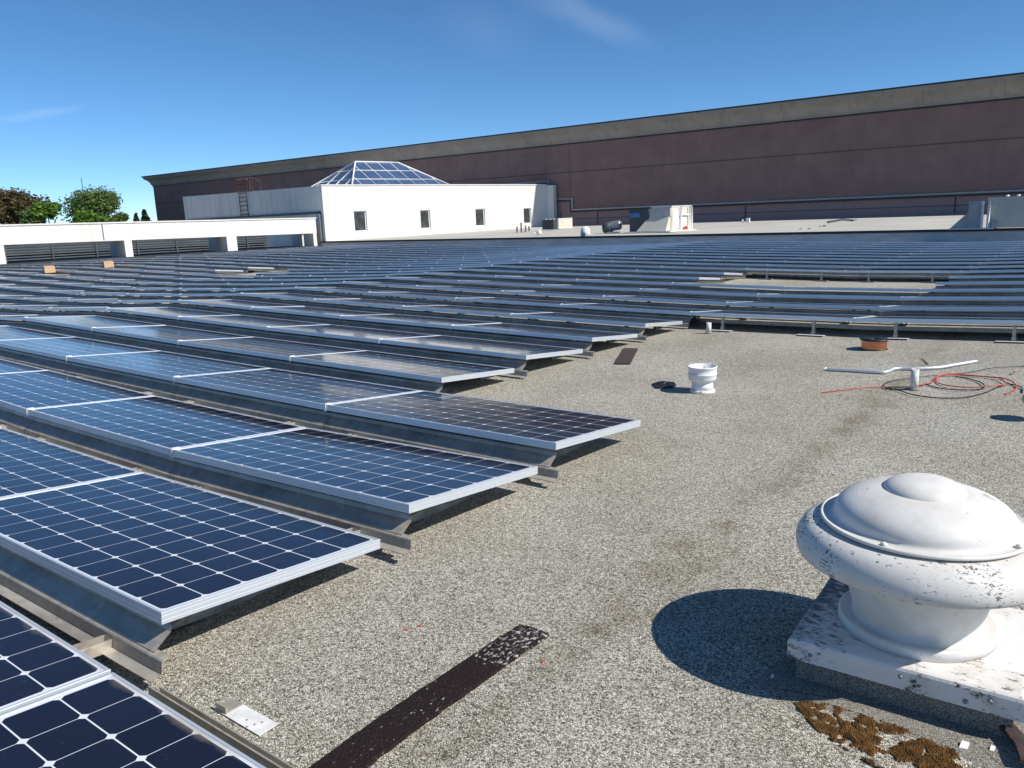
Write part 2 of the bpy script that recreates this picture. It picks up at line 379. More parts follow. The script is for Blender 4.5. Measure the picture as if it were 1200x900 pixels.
# ------------------------------------------------------------------ roof shape
KN = [(-70,-.5),(-45,-.1),(-31.5,.17),(-26,.17),(-21.85,.075),(-17.8,-.008),(-15.85,-.003),(-11.87,.072),(-9.87,.145),(-7.88,.102),(-5.9,.06),(-3.9,.03),(-1.93,.0),(0.06,.012),(1.7,.062),(4,.12),(30,.4)]
def P(u):
    if u <= KN[0][0]: return KN[0][1]
    for (a, za), (b, zb) in zip(KN, KN[1:]):
        if u <= b: return za+(zb-za)*(u-a)/(b-a)
    return KN[-1][1]
HG = .215
def GZ(u, v):
    z = P(u)
    if u > -1.93:
        w = min(1, max(0, (v-4)/4)); w = w*w*(3-2*w); z = z*w + (-.012+.0)*(1-w)
    return z-HG
def onground(px, py):
    z = -HG
    for _ in range(12):
        p = onz(px, py, z); z = GZ(p.x, p.y)
    return Vector((p.x, p.y, z))

VF = 28.7       # face of the parapet behind the array
# gravel roof: one sheet following the folds
us = sorted(set([-70,-60,-50] + [k[0] for k in KN if -70 < k[0] < 30] + [x*.5 for x in range(-4, 16)] + [12,20,30]))
vs_ = [-14,-8,-4,-2,0,2,3]+[4+.5*i for i in range(9)]+[10,15,20,25,VF+.05]
mb = MB(); nv = len(vs_)
mb.add([(u, v, GZ(u, v)) for u in us for v in vs_],
       [(i*nv+j, (i+1)*nv+j, (i+1)*nv+j+1, i*nv+j+1) for i in range(len(us)-1) for j in range(nv-1)])
tag(mb.build('gravel_roof', M['gravel']), kind='structure')
# left part of the roof that runs on past the parapet line
mb = MB(); mb.add([(-70, VF+.05, GZ(-70,0)), (-34.6, VF+.05, GZ(-34.6,0)), (-32, 60, -.3), (-70, 60, GZ(-70,0))], [(0,1,2,3)])
tag(mb.build('side_roof', M['gravel']), kind='structure')
mb = MB(); mb.add([(-4000,-3000,-8),(4000,-3000,-8),(4000,6000,-8),(-4000,6000,-8)], [(0,1,2,3)])
tag(mb.build('ground', M['ground']), kind='structure')
# upper roof
VW = 47.0
def UZ(v): return .335 + (v-VF)*(.535-.335)/(VW-VF)
mb = MB(); mb.add([(-34.6,VF+.22,UZ(VF)-.02),(40,VF+.22,UZ(VF)-.02),(40,VW-.005,UZ(VW)),(-34.6,VW-.005,UZ(VW))], [(0,1,2,3)])
tag(mb.build('upper_roof', M['upper_roof']), kind='structure')
# parapet wall with dark coping
pw = thing('parapet_wall', 'long low blue-grey parapet wall with dark coping behind the last row of panels', 'wall', (0, VF, 0))
mb = MB().box((-33.9,0,-.6), (40,.14,.27)); mb.build('wall_face', M['fascia'], pw)
mb = MB().box((-33.92,-.035,.272), (40.02,.21,.335)); mb.box((-33.93,-.05,.255), (40.03,-.036,.338)); mb.build('coping', M['dark_trim'], pw)

# ------------------------------------------------------------------ brown building
bb = thing('brown_building', 'long windowless dark brown building with flared beige cornice at the back', 'building', (-84, VW, -8))
def L(o, p): return (p[0]-o.location.x, p[1]-o.location.y, p[2]-o.location.z)
def bx(o, a, b, mi=0, m=None):
    m = m or MB(); return m.box(L(o, a), L(o, b), mi)
UL, UR = -83.7, 42
m = MB()
def strip(a, b, yo=0, m_=None):   # box on the wall from world a to b
    return bx(bb, a, b, 0, m_)
# main wall above the flashing, stepped over the white building
strip((UL, VW, -8), (-31.0, VW+14, 6.12), m_=m)
strip((-30.98, VW, 2.2), (-29.02, VW+14, 6.12), m_=m); strip((-29.0, VW, 1.45), (UR, VW+14, 6.12), m_=m)
m.build('upper_wall', M['brown_wall'], bb)
m = MB(); strip((-30.98, VW+.12, -8), (-29.02, VW+13.9, 2.196), m_=m); strip((-29.0, VW+.12, -8), (UR-.01, VW+13.9, 1.446), m_=m)
lw = m.build('lower_wall', M['pink_wall'], bb); lw['label'] = 'mauve lower band of the wall above the light roof'
m = MB()
for zz in (.98,): strip((-30.9, VW+.10, zz), (UR, VW+.119, zz+.03), m_=m)
for uu in (-29.9, -26.9, -16.4, -5.05, 3): strip((uu, VW+.09, .6), (uu+.05, VW+.118, 1.42), m_=m)
m.build('wall_joint', M['dark_trim'], bb)
# stepped flashing
m = MB(); g = MB()
for (a, b) in (((-37,3.47),(-30.82,3.62)), ((-30.98,2.2),(-30.82,3.47)), ((-30.82,2.2),(-28.86,2.33)), ((-29.02,1.45),(-28.86,2.2)), ((-28.86,1.45),(UR,1.56))):
    m.box(L(bb, (a[0], VW-.10, a[1])), L(bb, (b[0], VW-.004, b[1])))
m.build('flashing', M['dark_trim'], bb)
for (a, b) in (((-37,3.625),(-30.70,3.70)), ((-30.815,2.335),(-30.70,3.62)), ((-30.69,2.335),(-28.74,2.42)), ((-28.855,1.565),(-28.74,2.33)), ((-28.73,1.565),(UR,1.66))):
    g.box(L(bb, (a[0], VW-.13, a[1])), L(bb, (b[0], VW-.004, b[1])))
g.build('flashing_cap', M['grey_trim'], bb)
m = MB(); strip((UL-.01, VW-.012, 4.15), (UR, VW-.002, 4.21), m_=m)
m.build('groove', M['groove'], bb)
# cornice swept along the wall and round the left corner
prof = [(0,6.12),(-.07,6.12),(-.07,6.2),(-.16,6.24),(-.2,6.42),(-.32,6.62),(-.52,6.78),(-.66,6.84),(-.66,6.98),(-.74,7.0),(-.74,7.09)]
m = MB(); n = len(prof); vv = []
for (ux, uy, sx_, sy) in ((UR,VW,0,1),(UL,VW,1,1),(UL,VW+14,1,0)):
    for y, z in prof: vv.append(L(bb, (ux+y*sx_, uy+(y*sy), z)))
m.add(vv, [(j*n+i, (j+1)*n+i, (j+1)*n+i+1, j*n+i+1) for j in range(2) for i in range(n-1)])
m.build('cornice', M['cornice'], bb)
m = MB(); bx(bb, (UL-.8, VW-.8, 7.093), (UR, VW+14.2, 7.17), 0, m); m.build('roof_edge', M['dark_trim'], bb)
m = MB()
for uu in [-80+3.66*i for i in range(33)]:
    m.add([L(bb, (uu+dx, VW+y-.004, z-.002)) for dx in (0,.012) for y, z in prof[3:9]], [(i, i+6, i+7, i+1) for i in range(5)])
m.build('cornice_joint', M['dark_trim'], bb)
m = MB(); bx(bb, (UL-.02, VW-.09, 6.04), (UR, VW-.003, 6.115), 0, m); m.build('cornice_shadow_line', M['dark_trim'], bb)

# ------------------------------------------------------------------ white building (local axes: E1 along the sunlit front, ML to the left)
E1 = Vector((.174,.985,0)).normalized(); N1 = Vector((E1.y,-E1.x,0)); ML = -N1
L0 = Vector((-33.723, 28.9, 0))
def wl(s, t_, z): return E1*s + ML*t_ + Vector((0,0,z))
wb = thing('white_building', 'low white stucco building with four small windows and a glazed pyramid roof', 'building', L0)
def wbox(m, s0, s1, t0, t1, z0, z1, mi=0):
    return m.obox(wl(s0,t0,z0), wl(s1,t0,z0)-wl(s0,t0,z0), wl(s0,t1,z0)-wl(s0,t0,z0), Vector((0,0,z1-z0)), mi)
WINS = [(1.93,2.81,.77,1.96),(6.68,7.45,.75,1.91),(11.15,11.97,.75,1.89),(15.5,16.24,.78,1.84)]
WS, WT_, ZT = 17.75, 20.3, 3.39
# front wall with real openings
m = MB(); xs = [0]+[q for w in WINS for q in w[:2]]+[WS]
for i in range(len(xs)-1):
    if i % 2 == 0: wbox(m, xs[i], xs[i+1], 0, .3, -.6, ZT)
    else:
        w = WINS[i//2]; wbox(m, w[0], w[1], 0, .3, -.6, w[2]); wbox(m, w[0], w[1], 0, .3, w[3], ZT)
m.build('front_wall', M['white_wall'], wb)
m = MB(); m.add([wl(-.003,0,-8), wl(-.003,WT_,-8), wl(-.003,WT_,3.66), wl(-.003,0,3.385), wl(.3,0.3,-8), wl(.3,WT_,-8), wl(.3,WT_,3.66), wl(.3,.3,3.385)],
    [(0,3,2,1),(4,5,6,7),(3,7,6,2),(1,2,6,5),(0,4,7,3)])
sw = m.build('side_wall', M['grey_wall'], wb); sw['label'] = 'grey weathered shaded side wall'
m = MB(); wbox(m, .3, WS, .3, WT_, 2.9, 3.0); wbox(m, WS, WS+.3, 0, WT_, -1, 3.37); wbox(m, .3, WS, WT_-.3, WT_, -8, 3.5)
wbox(m, .32, WS-.02, .32, .5, -.6, 2.9)
m.build('roof_slab', M['grey_wall'], wb)
m = MB(); wbox(m, -.05, WS+.02, -.045, .36, ZT+.003, ZT+.06); m.build('coping', M['white_wall'], wb)
for w in WINS:
    f = MB(); s0, s1, z0, z1 = w; e = .07
    for a in ((s0+.004,s0+e,z0+.004,z1-.004),(s1-e,s1-.004,z0+.004,z1-.004),(s0+e,s1-e,z0+.004,z0+e),(s0+e,s1-e,z1-e,z1-.004)): wbox(f, a[0], a[1], .08, .14, a[2], a[3])
    fo = f.build('window', M['tile'], wb)
    p = MB(); wbox(p, s0+e, s1-e, .10, .12, z0+e, z1-e); p.build('pane', M['win'], fo)
# short return at the right end, joined to the brown building
m = MB(); a = L0+wl(WS,0,0)
m.box(tuple(Vector((a.x+.02, a.y+.1, -.3))-L0), tuple(Vector((a.x+.55, VW-.14, 3.36))-L0)); m.build('end_return', M['grey_wall'], wb)
# step flashings at the near corner
m = MB(); wbox(m, -.15, -.01, .25, .75, -.2, 1.86); wbox(m, -.3, -.16, .1, .45, -.2, .12); m.build('corner_trim', M['grey_trim'], wb)
m = MB(); wbox(m, -.12, -.005, .3, WT_-.6, 1.88, 1.99); m.build('side_flashing', M['dark_trim'], wb)
# pyramid skylight
sk = bpy.data.objects.new('skylight', None); COL.objects.link(sk); sk.parent = wb
s0, t0, dx, Ls, W_, zb, za = 2.476, .90, 2.317, 7.872, 6.136, 3.25, 5.02
B = [wl(s0,t0,zb), wl(s0+Ls,t0,zb), wl(s0+Ls,t0+W_,zb), wl(s0,t0+W_,zb)]
A = [wl(s0+dx,t0+W_/2,za), wl(s0+Ls-dx,t0+W_/2,za)]
m = MB(); m.add(B+A, [(0,1,5,4),(1,2,5),(2,3,4,5),(3,0,4)]); m.build('glazing', M['skyglass'], sk)
m = MB(); wbox(m, s0-.1, s0+Ls+.1, t0-.1, t0+W_+.1, 3.0, zb-.004); m.build('skylight_curb', M['white_wall'], sk)
m = MB(); TH = .027
def bar(a, b, r=TH):
    a = Vector(a); b = Vector(b); up = Vector((0,0,.03)); m.tube([a+up, b+up], r, 4)
for a, b in ((B[0],A[0]),(B[3],A[0]),(B[1],A[1]),(B[2],A[1]),(A[0],A[1])): bar(a, b, .055)
for a, b in ((0,1),(1,2),(2,3),(3,0)): bar(B[a], B[b], .045)
def facebars(b0, b1, a0, a1, nb, nc):
    b0, b1, a0, a1 = map(Vector, (b0,b1,a0,a1)); 
    for c in range(1, nc):
        f = c/nc; bar(b0.lerp(a0, f), b1.lerp(a1, f))
    # bars running straight up the slope
    ln = (b1-b0).length; ex = (b1-b0)/ln; mid = (a0-b0).dot(ex); mid2 = (a1-b0).dot(ex)
    hgt = (a0-b0)-ex*mid
    for i in range(1, nb):
        x = ln*i/nb
        f = 1. if mid <= x <= mid2 else (x/mid if x < mid else (ln-x)/(ln-mid2))
        p = b0+ex*x; bar(p, p+hgt*f)
facebars(B[0],B[1],A[0],A[1],8,3); facebars(B[2],B[3],A[1],A[0],8,3); facebars(B[3],B[0],A[0],A[0],5,3); facebars(B[1],B[2],A[1],A[1],5,3)
m.build('glazing_bar', M['tile'], sk)
# rusty ladder on the shaded side
m = MB()
for t_ in (9.35, 10.45): m.tube([wl(-.12,t_,1.95), wl(-.12,t_,4.3)], .028, 6)
for i in range(9): m.tube([wl(-.12,9.35,2.1+i*.27), wl(-.12,10.45,2.1+i*.27)], .025, 5)
for t_ in (9.35, 10.45): m.tube([wl(-.12,t_,4.3), wl(.3,t_,4.4), wl(.9,t_,4.2), wl(.9,t_,3.4)], .028, 6)
for zz in (3.75,3.95,4.15,4.4): m.tube([wl(-.12,8.7,zz), wl(-.12,10.8,zz)], .03, 5)
for t_ in (8.7,10.8): m.tube([wl(-.12,t_,3.6), wl(-.12,t_,4.45)], .035, 5)
m.build('ladder', M['rust'], wb)

# ------------------------------------------------------------------ white concrete frame on the left
Q0 = Vector((-33.9, 27.3, 0))
cf = thing('concrete_frame', 'long white concrete beam on short square columns left of the white building', 'beam structure', Q0)
def sbox(m, a, b, t0_, t1_, z0_, h): return m.obox(wl(a,t0_,z0_-.008*a), wl(b-a,0,-.008*(b-a)), wl(0,t1_-t0_,0), (0,0,h))
sbox(MB(), -34, 1.0, 0, .95, .81, .80).build('beam', M['white_wall'], cf)
sbox(MB(), -34, 1.04, -.04, 1.0, 1.613, .06).build('beam_cap', M['white_wall'], cf)
sbox(MB(), -9.3+.1-.9, -9.3+.14-.9, -.006, .01, .85, .755).build('beam_joint', M['dark_trim'], cf)
for a, b in ((.78,.985),(-4.19,-3.66),(-9.2,-8.86),(-14.5,-14.15),(-19.6,-19.2),(-25,-24.6)):
    m = MB(); m.obox(wl(a,.006,.10), wl(b-a,0,0), wl(0,.88,0), (0,0,.715-.008*a)); m.build('column', M['white_wall'], cf)
    m = MB(); m.obox(wl(a+.1,1.5,-.3), wl(b-a-.1,0,0), wl(0,1.1,0), (0,0,1.12)); m.build('column', M['grey_wall'], cf)
m = MB(); m.obox(wl(-34,-.02,-.5), wl(35,0,0), wl(0,3.3,0), (0,0,.597)); m.build('shade_dark_base', M['slatdark'], cf)  # base under the columns, coloured dark to stand in for the shadow strip there
m = MB(); m.obox(wl(-34,1.4,.80), wl(35,0,0), wl(0,.5,0), (0,0,.6)); m.build('rear_beam', M['grey_wall'], cf)
# steel screen behind the columns
sc = thing('metal_fence', 'slate grey steel screen with many horizontal rails behind the white columns', 'fence', Q0+ML*3.6)
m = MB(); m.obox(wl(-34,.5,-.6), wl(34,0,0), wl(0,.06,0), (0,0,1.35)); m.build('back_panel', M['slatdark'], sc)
m = MB()
for i in range(9): m.obox(wl(-34,.0,-.25+i*.125), wl(34,0,0), wl(0,.05,.035), (0,0,.022))
m.build('rail', M['slat'], sc)
for i in range(17):
    m = MB(); m.obox(wl(-33.5+i*2.0,-.06,-.4), wl(.06,0,0), wl(0,.05,0), (0,0,1.3)); m.build('post', M['slat'], sc)

# ------------------------------------------------------------------ solar panels
PX = PL-GAP
def ring(m, offs, mi=0):
    vs = []; n = 4
    for o_, z in offs: vs += [(o_, o_, HG+z), (PX-o_, o_, HG+z), (PX-o_, PW-o_, HG+z), (o_, PW-o_, HG+z)]
    fs = [(j*4+i, j*4+(i+1)%4, (j+1)*4+(i+1)%4, (j+1)*4+i) for j in range(len(offs)-1) for i in range(4)]
    m.add(vs, fs, mi); return m
FR = [(.028,-.042),(0,-.042),(0,-.030),(.0018,-.0295),(.0018,-.0265),(0,-.026),(0,-.014),(.0018,-.0135),(.0018,-.0105),(0,-.010),(0,-.0012),(.0012,0),(.010,0),(.0105,-.0035)]
frame_me = ring(MB(), FR).build('frame', M['alu']).data
g = MB(); zt = HG-.003; i_ = .0095
g.add([(i_,i_,zt),(PX-i_,i_,zt),(PX-i_,PW-i_,zt),(i_,PW-i_,zt)], [(0,1,2,3)], 0)
g.add([(i_,i_,zt-.006),(PX-i_,i_,zt-.006),(PX-i_,PW-i_,zt-.006),(i_,PW-i_,zt-.006)], [(3,2,1,0)], 1)
glass_me = g.build('glass_sheet', [M['glass'], M['backsheet']]).data
UVQ = [(i_,i_),(PX-i_,i_),(PX-i_,PW-i_),(i_,PW-i_)]
uvl = glass_me.uv_layers.new(name='metres')
for j_, uv_ in enumerate(UVQ): uvl.data[j_].uv = uv_
DU = [(.085,-.060),(.052,-.068),(.045,-.090),(-.016,-.140),(-.016,-.145)]
DL = [(.005,-.143),(-.024,-.146),(-.028,-.151),(-.031,-.194),(-.066,-.206),(-.066,-.209)]
def defl(e0, e1):
    d = MB()
    for pr_, xe in ((DU, e0), (DL, e1)):
        d.sweep([(y, HG+z) for y, z in pr_], .0, xe); d.sweep([(y+.0025, HG+z-.0015) for y, z in pr_], .0, xe)
    return d.build('wind_deflector', M['galv']).data
defl_me = defl(PL-.004, PL-.004); defl_end_me = defl(PX-.03, PX+.035)
c_ = MB(); c_.box((PX-.004, .004, HG-.02), (PL+.004, .05, HG+.006)); c_.box((PX+.002,-.004,HG-.05),(PL-.002,.012,HG+.003)); clamp_me = c_.build('mid_clamp', M['pipe']).data
c_ = MB(); x = 0
c_.box((x-.03, -.17, .006), (x+.03, PW+.02, .012)); c_.box((x-.03,-.17,.012),(x-.024,PW+.02,.05)); c_.box((x+.024,-.17,.012),(x+.03,PW+.02,.05))
c_.box((x-.02, .12, .012), (x+.02, .15, HG-.054)); c_.box((x-.02, PW-.12, .012), (x+.02, PW-.09, HG-.044))
rail_me = c_.build('support_channel', M['galv']).data
leg_me = MB().box((-.016,-.02,.01),(.016,.012,HG-.043)).box((-.02,-.03,.01),(.02,.02,.045)).build('front_leg', M['galv']).data
pad_me = MB().box((-.15,-.16,.001),(.15,.08,.006)).build('foot_pad', M['pad']).data
tube_me = MB().box((0,.30,.075),(PL,.34,.115)).box((0,.62,.05),(PL,.66,.09)).build('support_rail', M['galv']).data
for o in [o for o in COL.objects if o.name in ('frame','glass_sheet','wind_deflector','wind_deflector.001','mid_clamp','support_channel','front_leg','foot_pad','support_rail')]:
    bpy.data.objects.remove(o)

ORD = 'zeroth first second third fourth fifth sixth seventh eighth ninth tenth eleventh twelfth thirteenth fourteenth fifteenth sixteenth seventeenth eighteenth nineteenth twentieth'.split()
ORD += ['twenty-'+o for o in ORD[1:10]]
def UK(k): return .055-PL*k            # right end of panel k
cand = []
for r in range(-1, 24):
    ks = range(-4, 17)
    for k in ks:
        if r == -1:
            uR = PL*(1-k)-.0
            if k < 0 or k > 3: continue
            uR = -PL*(k-1)
        elif r <= 2:
            if k < 0 or k > 8: continue
            uR = -PL*k
        elif r <= 6:
            if k < 1: continue
            uR = UK(k)
        else: uR = UK(k)
        if r in (11,12) and k in (0,1,9): continue
        if r < 15 and uR-PL < -33.8: continue
        if r >= 15 and uR-PL < -31.8: continue
        v = r*PITCHR; u0 = uR-PL
        z0, z1 = P(u0), P(uR)
        ZR = {0:(.021,-.004,.005,.05,.10), 1:(.028,-.01,.005,.055,.10), 2:(.02,.019,.037,.066,.103), -1:(.0,.0,.005,.05,.1)}.get(r)
        if ZR:
            kk = k if r >= 0 else k-1
            if 0 <= kk < 4: z1, z0 = ZR[kk], ZR[kk+1]
            elif kk < 0: z1 = z0 = 0.
        cs = [pj((a, b, z)) for a, b in ((u0,v),(uR,v),(u0,v+PW),(uR,v+PW)) for z in (z0, z0-.2)]
        ok = any(c[2] > .1 for c in cs)
        xs_ = [c[0] for c in cs if c[2] > .1]; ys_ = [c[1] for c in cs if c[2] > .1]
        vis = ok and max(xs_) > 3 and min(xs_) < 1197 and max(ys_) > 3 and min(ys_) < 897
        area = (max(xs_)-min(xs_))*(max(ys_)-min(ys_)) if ok else 0
        cand.append(dict(r=r, k=k, u0=u0, uR=uR, v=v, z0=z0, z1=z1, vis=vis, area=area, d=(Vector((u0,v,0))-CAM).length))
vis = sorted([c for c in cand if c['vis']], key=lambda c: c['d'])
solo = vis[:300]; rest = vis[300:]+[c for c in cand if not c['vis']]
print('panels visible', len(vis), 'rest', len(rest))
first_k = {}
for c in vis: first_k[c['r']] = min(first_k.get(c['r'], 99), c['k'])
def xform(c):
    sl = math.atan2(c['z1']-c['z0'], c['uR']-c['u0'])
    jr = random.Random(c['r']*97+c['k']); e = Euler((-TILT+jr.uniform(-.003,.003), -sl, jr.uniform(-.0012,.0012)), 'XYZ')
    off = e.to_matrix() @ Vector((0, 0, HG))
    top = Vector((c['u0']+GAP/2, c['v'], c['z0']))
    return top-off, e
special = {(-1,0):'nearest solar panel in the bottom left corner, with large dark cells',
 (-1,1):'dark solar panel at the left edge beside the nearest corner panel'}
def child(nm, me, par, loc=(0,0,0)):
    o = bpy.data.objects.new(nm, me); COL.objects.link(o); o.parent = par; o.location = loc; return o
for c in solo:
    r, k = c['r'], c['k']
    loc, e = xform(c)
    n = k-first_k[r]+1; row = r+2
    if (r, k) in special: lab = special[(r, k)]
    elif r <= 2: lab = '%s blue solar panel from the gravel end of the %s row from the camera' % (ORD[n], ORD[row])
    elif r <= 6: lab = '%s solar panel from the gravel end of the %s row from the camera' % (ORD[n], ORD[row])
    else: lab = '%s solar panel from the right edge in the %s row from the camera' % (ORD[n], ORD[row])
    o = thing('solar_panel', lab, 'solar panel', loc, 'solar panels in rows on the gravel roof', e)
    child('frame', frame_me, o); child('glass_sheet', glass_me, o)
    isend = (r <= 2 and k == 0) or (3 <= r <= 6 and k == 1) or (r in (11,12) and k in (2,10)) or (r == -1 and k == 0)
    bare = (r == 7 and k <= 0) or (r == 13 and k in (0, 1))
    if bare:
        for x in (.43, PX-.43):
            lg = child('front_leg', leg_me, o, (x,.03,0)); child('foot_pad', pad_me, lg, (0,0,0))
        child('support_rail', tube_me, o)
    else: child('wind_deflector', defl_end_me if isend else defl_me, o)
    if not isend and not (bare and k < first_k[r]): child('mid_clamp', clamp_me, o)
    if r <= 8 and not bare:
        for x in (.32, PX-.32): child('support_channel', rail_me, o, (x,0,0))
# everything past the 300 nearest: one object
if rest:
    m = MB()
    for c in rest:
        loc, e = xform(c); mt = Matrix.Translation(loc) @ e.to_matrix().to_4x4()
        for me, mi in ((frame_me,0),(glass_me,1),(defl_me,2)):
            m.add([mt @ v.co for v in me.vertices], [tuple(p.vertices) for p in me.polygons], mi)
    ob = tag(m.build('distant_solar_panels', [M['alu'], M['glass'], M['galv']]), 'farthest and left-out solar panels of the array', 'solar panels', kind='stuff')
    ul = ob.data.uv_layers.new(name='metres')
    for p_ in ob.data.polygons:
        if p_.material_index == 1:
            for q_, li in enumerate(p_.loop_indices): ul.data[li].uv = UVQ[q_ % 4]

# loose dark rail beyond the nearest panel
m = MB(); m.box((.0,0,0),(1.9,.006,.05)); m.box((0,.006,0),(1.9,.04,.006)); m.box((0,.035,.006),(1.9,.04,.03))
o = m.build('steel_rail', M['galv']); o.location = (.115,-.135,-.185); tag(o, 'dark steel channel lying along the back edge of the nearest solar panel', 'rail')

# ------------------------------------------------------------------ roof fan (dome vent)
C0 = Vector((2.004, 1.452, 0)); gz = GZ(2.0, 1.45)
fan = thing('roof_vent', 'big white dome exhaust vent with flaking paint on a square curb', 'roof vent', (C0.x, C0.y, gz))
def zz(z): return z-gz
m = MB(); rz = R_(2)
def rbox(m, hx, hy, z0, z1, mi=0, r=rz, bev=.012):
    vs = []
    for z, i in ((z0,0),(z1-bev,0),(z1-bev*.3,bev*.3),(z1,bev)):
        for sx_, sy in ((-1,-1),(1,-1),(1,1),(-1,1)):
            x, y = sx_*(hx-i), sy*(hy-i); vs.append((x*math.cos(r)-y*math.sin(r), x*math.sin(r)+y*math.cos(r), z))
    fs = [(j*4+i, j*4+(i+1)%4, (j+1)*4+(i+1)%4, (j+1)*4+i) for j in range(3) for i in range(4)]+[(3,2,1,0),(12,13,14,15)]
    m.add(vs, fs, mi)
rbox(m, .322, .292, zz(-.150), zz(-.08)); m.build('curb', M['curb'], fan)
m = MB(); rbox(m, .298, .270, 0.0, zz(-.153)); m.build('curb_base', M['mortar'], fan)
for i, (x, s_) in enumerate(((-.24,.0),(.02,.01),(.19,-.012),(.25,.01))):
    MB().lathe([(.007,0),(.006,.004),(0,.006)], 10, (x, -.293+x*.035, zz(-.12+s_)), axis=(0,-1,0)).build('screw', M['grey_trim'], fan)
m = MB(); m.lathe([(.233,zz(-.079)),(.233,zz(-.052)),(.230,zz(-.046)),(.224,zz(-.044)),(.206,zz(-.052)),(.196,zz(-.053)),(.190,zz(-.045)),(.189,zz(-.03)),(.196,zz(.0)),(.207,zz(.04)),(.219,zz(.08)),(.229,zz(.11)),(.237,zz(.14)),(.238,zz(.16))], 96)
m.build('neck', M['worn'], fan)
tor = [(.232,.160),(.30,.175),(.345,.172),(.362,.166),(.367,.165),(.370,.167),(.3735,.178),(.3755,.190),(.374,.205),(.369,.220),(.360,.236),(.348,.250),(.333,.260),(.315,.267),(.295,.270),(.27,.268)]
m = MB(); m.lathe([(r, zz(z)) for r, z in tor], 128); m.build('wind_band', M['worn_band'], fan)
m = MB(); dome = [(.20,.274),(.298,.276),(.302,.278),(.302,.284),(.299,.287),(.294,.2875),(.291,.285),(.283,.285),(.276,.2855),(.264,.289),(.261,.297)]
for i in range(1, 15):
    a = i/14*math.pi/2*.72; dome.append((.261*math.cos(a)**.92, .297+.096*math.sin(a)))
m.lathe([(r, zz(z)) for r, z in dome]+[(0, zz(.384))], 128); m.build('dome', M['worn'], fan)
m = MB(); cap = [(.124,.352),(.127,.368),(.123,.374)]
for i in range(1, 12):
    a = i/11*math.pi/2; cap.append((.120*math.cos(a)**.9 if i < 11 else 0, .376+.046*math.sin(a)))
m.lathe([(r, zz(z)) for r, z in cap], 96); m.build('cap', M['worn'], fan)
for a in (-100,-20,60,140): MB().lathe([(.010,0),(.010,.005),(.007,.009),(0,.010)], 12, (.287*math.cos(R_(a)), .287*math.sin(R_(a)), zz(.2865))).build('bolt', M['worn'], fan)
# cement skirt, moss and rubbish at the foot of it
def patch(name, pts, z, material, seed, sub=10, h=.0, fringe=.02, dome_h=0.):
    rnd = random.Random(seed); n = len(pts); cx = sum(p[0] for p in pts)/n; cy = sum(p[1] for p in pts)/n
    ring_ = []
    for i in range(n):
        a, b = pts[i], pts[(i+1)%n]
        for j in range(sub):
            f = j/sub; ring_.append((a[0]+(b[0]-a[0])*f+rnd.uniform(-fringe,fringe), a[1]+(b[1]-a[1])*f+rnd.uniform(-fringe,fringe)))
    K = 8; vs = [(cx, cy, z+dome_h+h)]; N_ = len(ring_)
    for k in range(1, K+1):
        f = k/K
        for (x, y) in ring_:
            hh = dome_h*(1-f*f)+h*(1 if k < K else 0)+ (rnd.uniform(-.4,1)*dome_h*.7 if k < K else 0)
            vs.append((cx+(x-cx)*f, cy+(y-cy)*f, z+hh))
    fs = [(0, 1+i, 1+(i+1)%N_) for i in range(N_)]
    for k in range(K-1):
        for i in range(N_):
            a = 1+k*N_+i; b = 1+k*N_+(i+1)%N_; fs.append((a, a+N_, b+N_, b))
    m = MB(); m.add(vs, fs); o = m.build(name, material); return o
def gp(*pp): return [(onground(*p).x, onground(*p).y) for p in pp]
o = patch('mortar_skirt', gp((880,800),(905,812),(1000,842),(1100,875),(1185,915),(1300,1000),(1500,950),(1300,800),(1100,780),(960,740)), gz, M['mortar'], 3, 6, .004, .006)
tag(o, kind='structure')
mp_ = gp((930,824),(965,825),(1010,838),(1060,856),(1118,880),(1140,912),(1050,915),(1000,885),(955,855))
def inside(x, y, pl_):
    c = False
    for i in range(len(pl_)):
        (x1,y1),(x2,y2) = pl_[i], pl_[i-1]
        if (y1 > y) != (y2 > y) and x < (x2-x1)*(y-y1)/(y2-y1)+x1: c = not c
    return c
from mathutils import noise as mn
rnd = random.Random(4); m = MB(); xs0 = [p[0] for p in mp_]; ys0 = [p[1] for p in mp_]; cnt = 0
for _ in range(60000):
    x, y = rnd.uniform(min(xs0),max(xs0)), rnd.uniform(min(ys0),max(ys0))
    if not inside(x, y, mp_): continue
    q = mn.noise(Vector((x*16,y*16,0)))+.6*mn.noise(Vector((x*45,y*45,3)))
    if q < -.06+rnd.uniform(-.1,.1): continue
    r = rnd.uniform(.0015,.0042); h = r*rnd.uniform(.8,1.5); z = gz+.003+max(0,q)*.008
    a0 = rnd.uniform(0,6)
    b5 = [(x+math.cos(a0+k*1.2566)*r, y+math.sin(a0+k*1.2566)*r, z-.002) for k in range(5)]
    m.add(b5+[(x,y,z+h)], [(k,(k+1)%5,5) for k in range(5)]); cnt += 1
    if cnt > 9000: break
tag(m.build('moss', M['moss']), 'orange brown moss growing on the gravel below the white dome vent', 'moss', kind='stuff')
m = MB(); rnd = random.Random(2)
for px, py, s_ in ((1130,876,.011),(1163,880,.006),(905,795,.004)):
    p = onground(px, py); q = [Vector((rnd.uniform(-1,1)*s_, rnd.uniform(-1,1)*s_*1.6, 0)) for _ in range(2)]
    a = [p+Vector((-s_,-s_*1.5,.004)), p+Vector((s_*.8,-s_,.004)), p+Vector((s_,s_*1.4,.009)), p+Vector((-s_*.7,s_,.012))]
    m.add(a+[x+Vector((0,0,.0016)) for x in a], [(3,2,1,0),(4,5,6,7),(0,1,5,4),(1,2,6,5),(2,3,7,6),(3,0,4,7)])
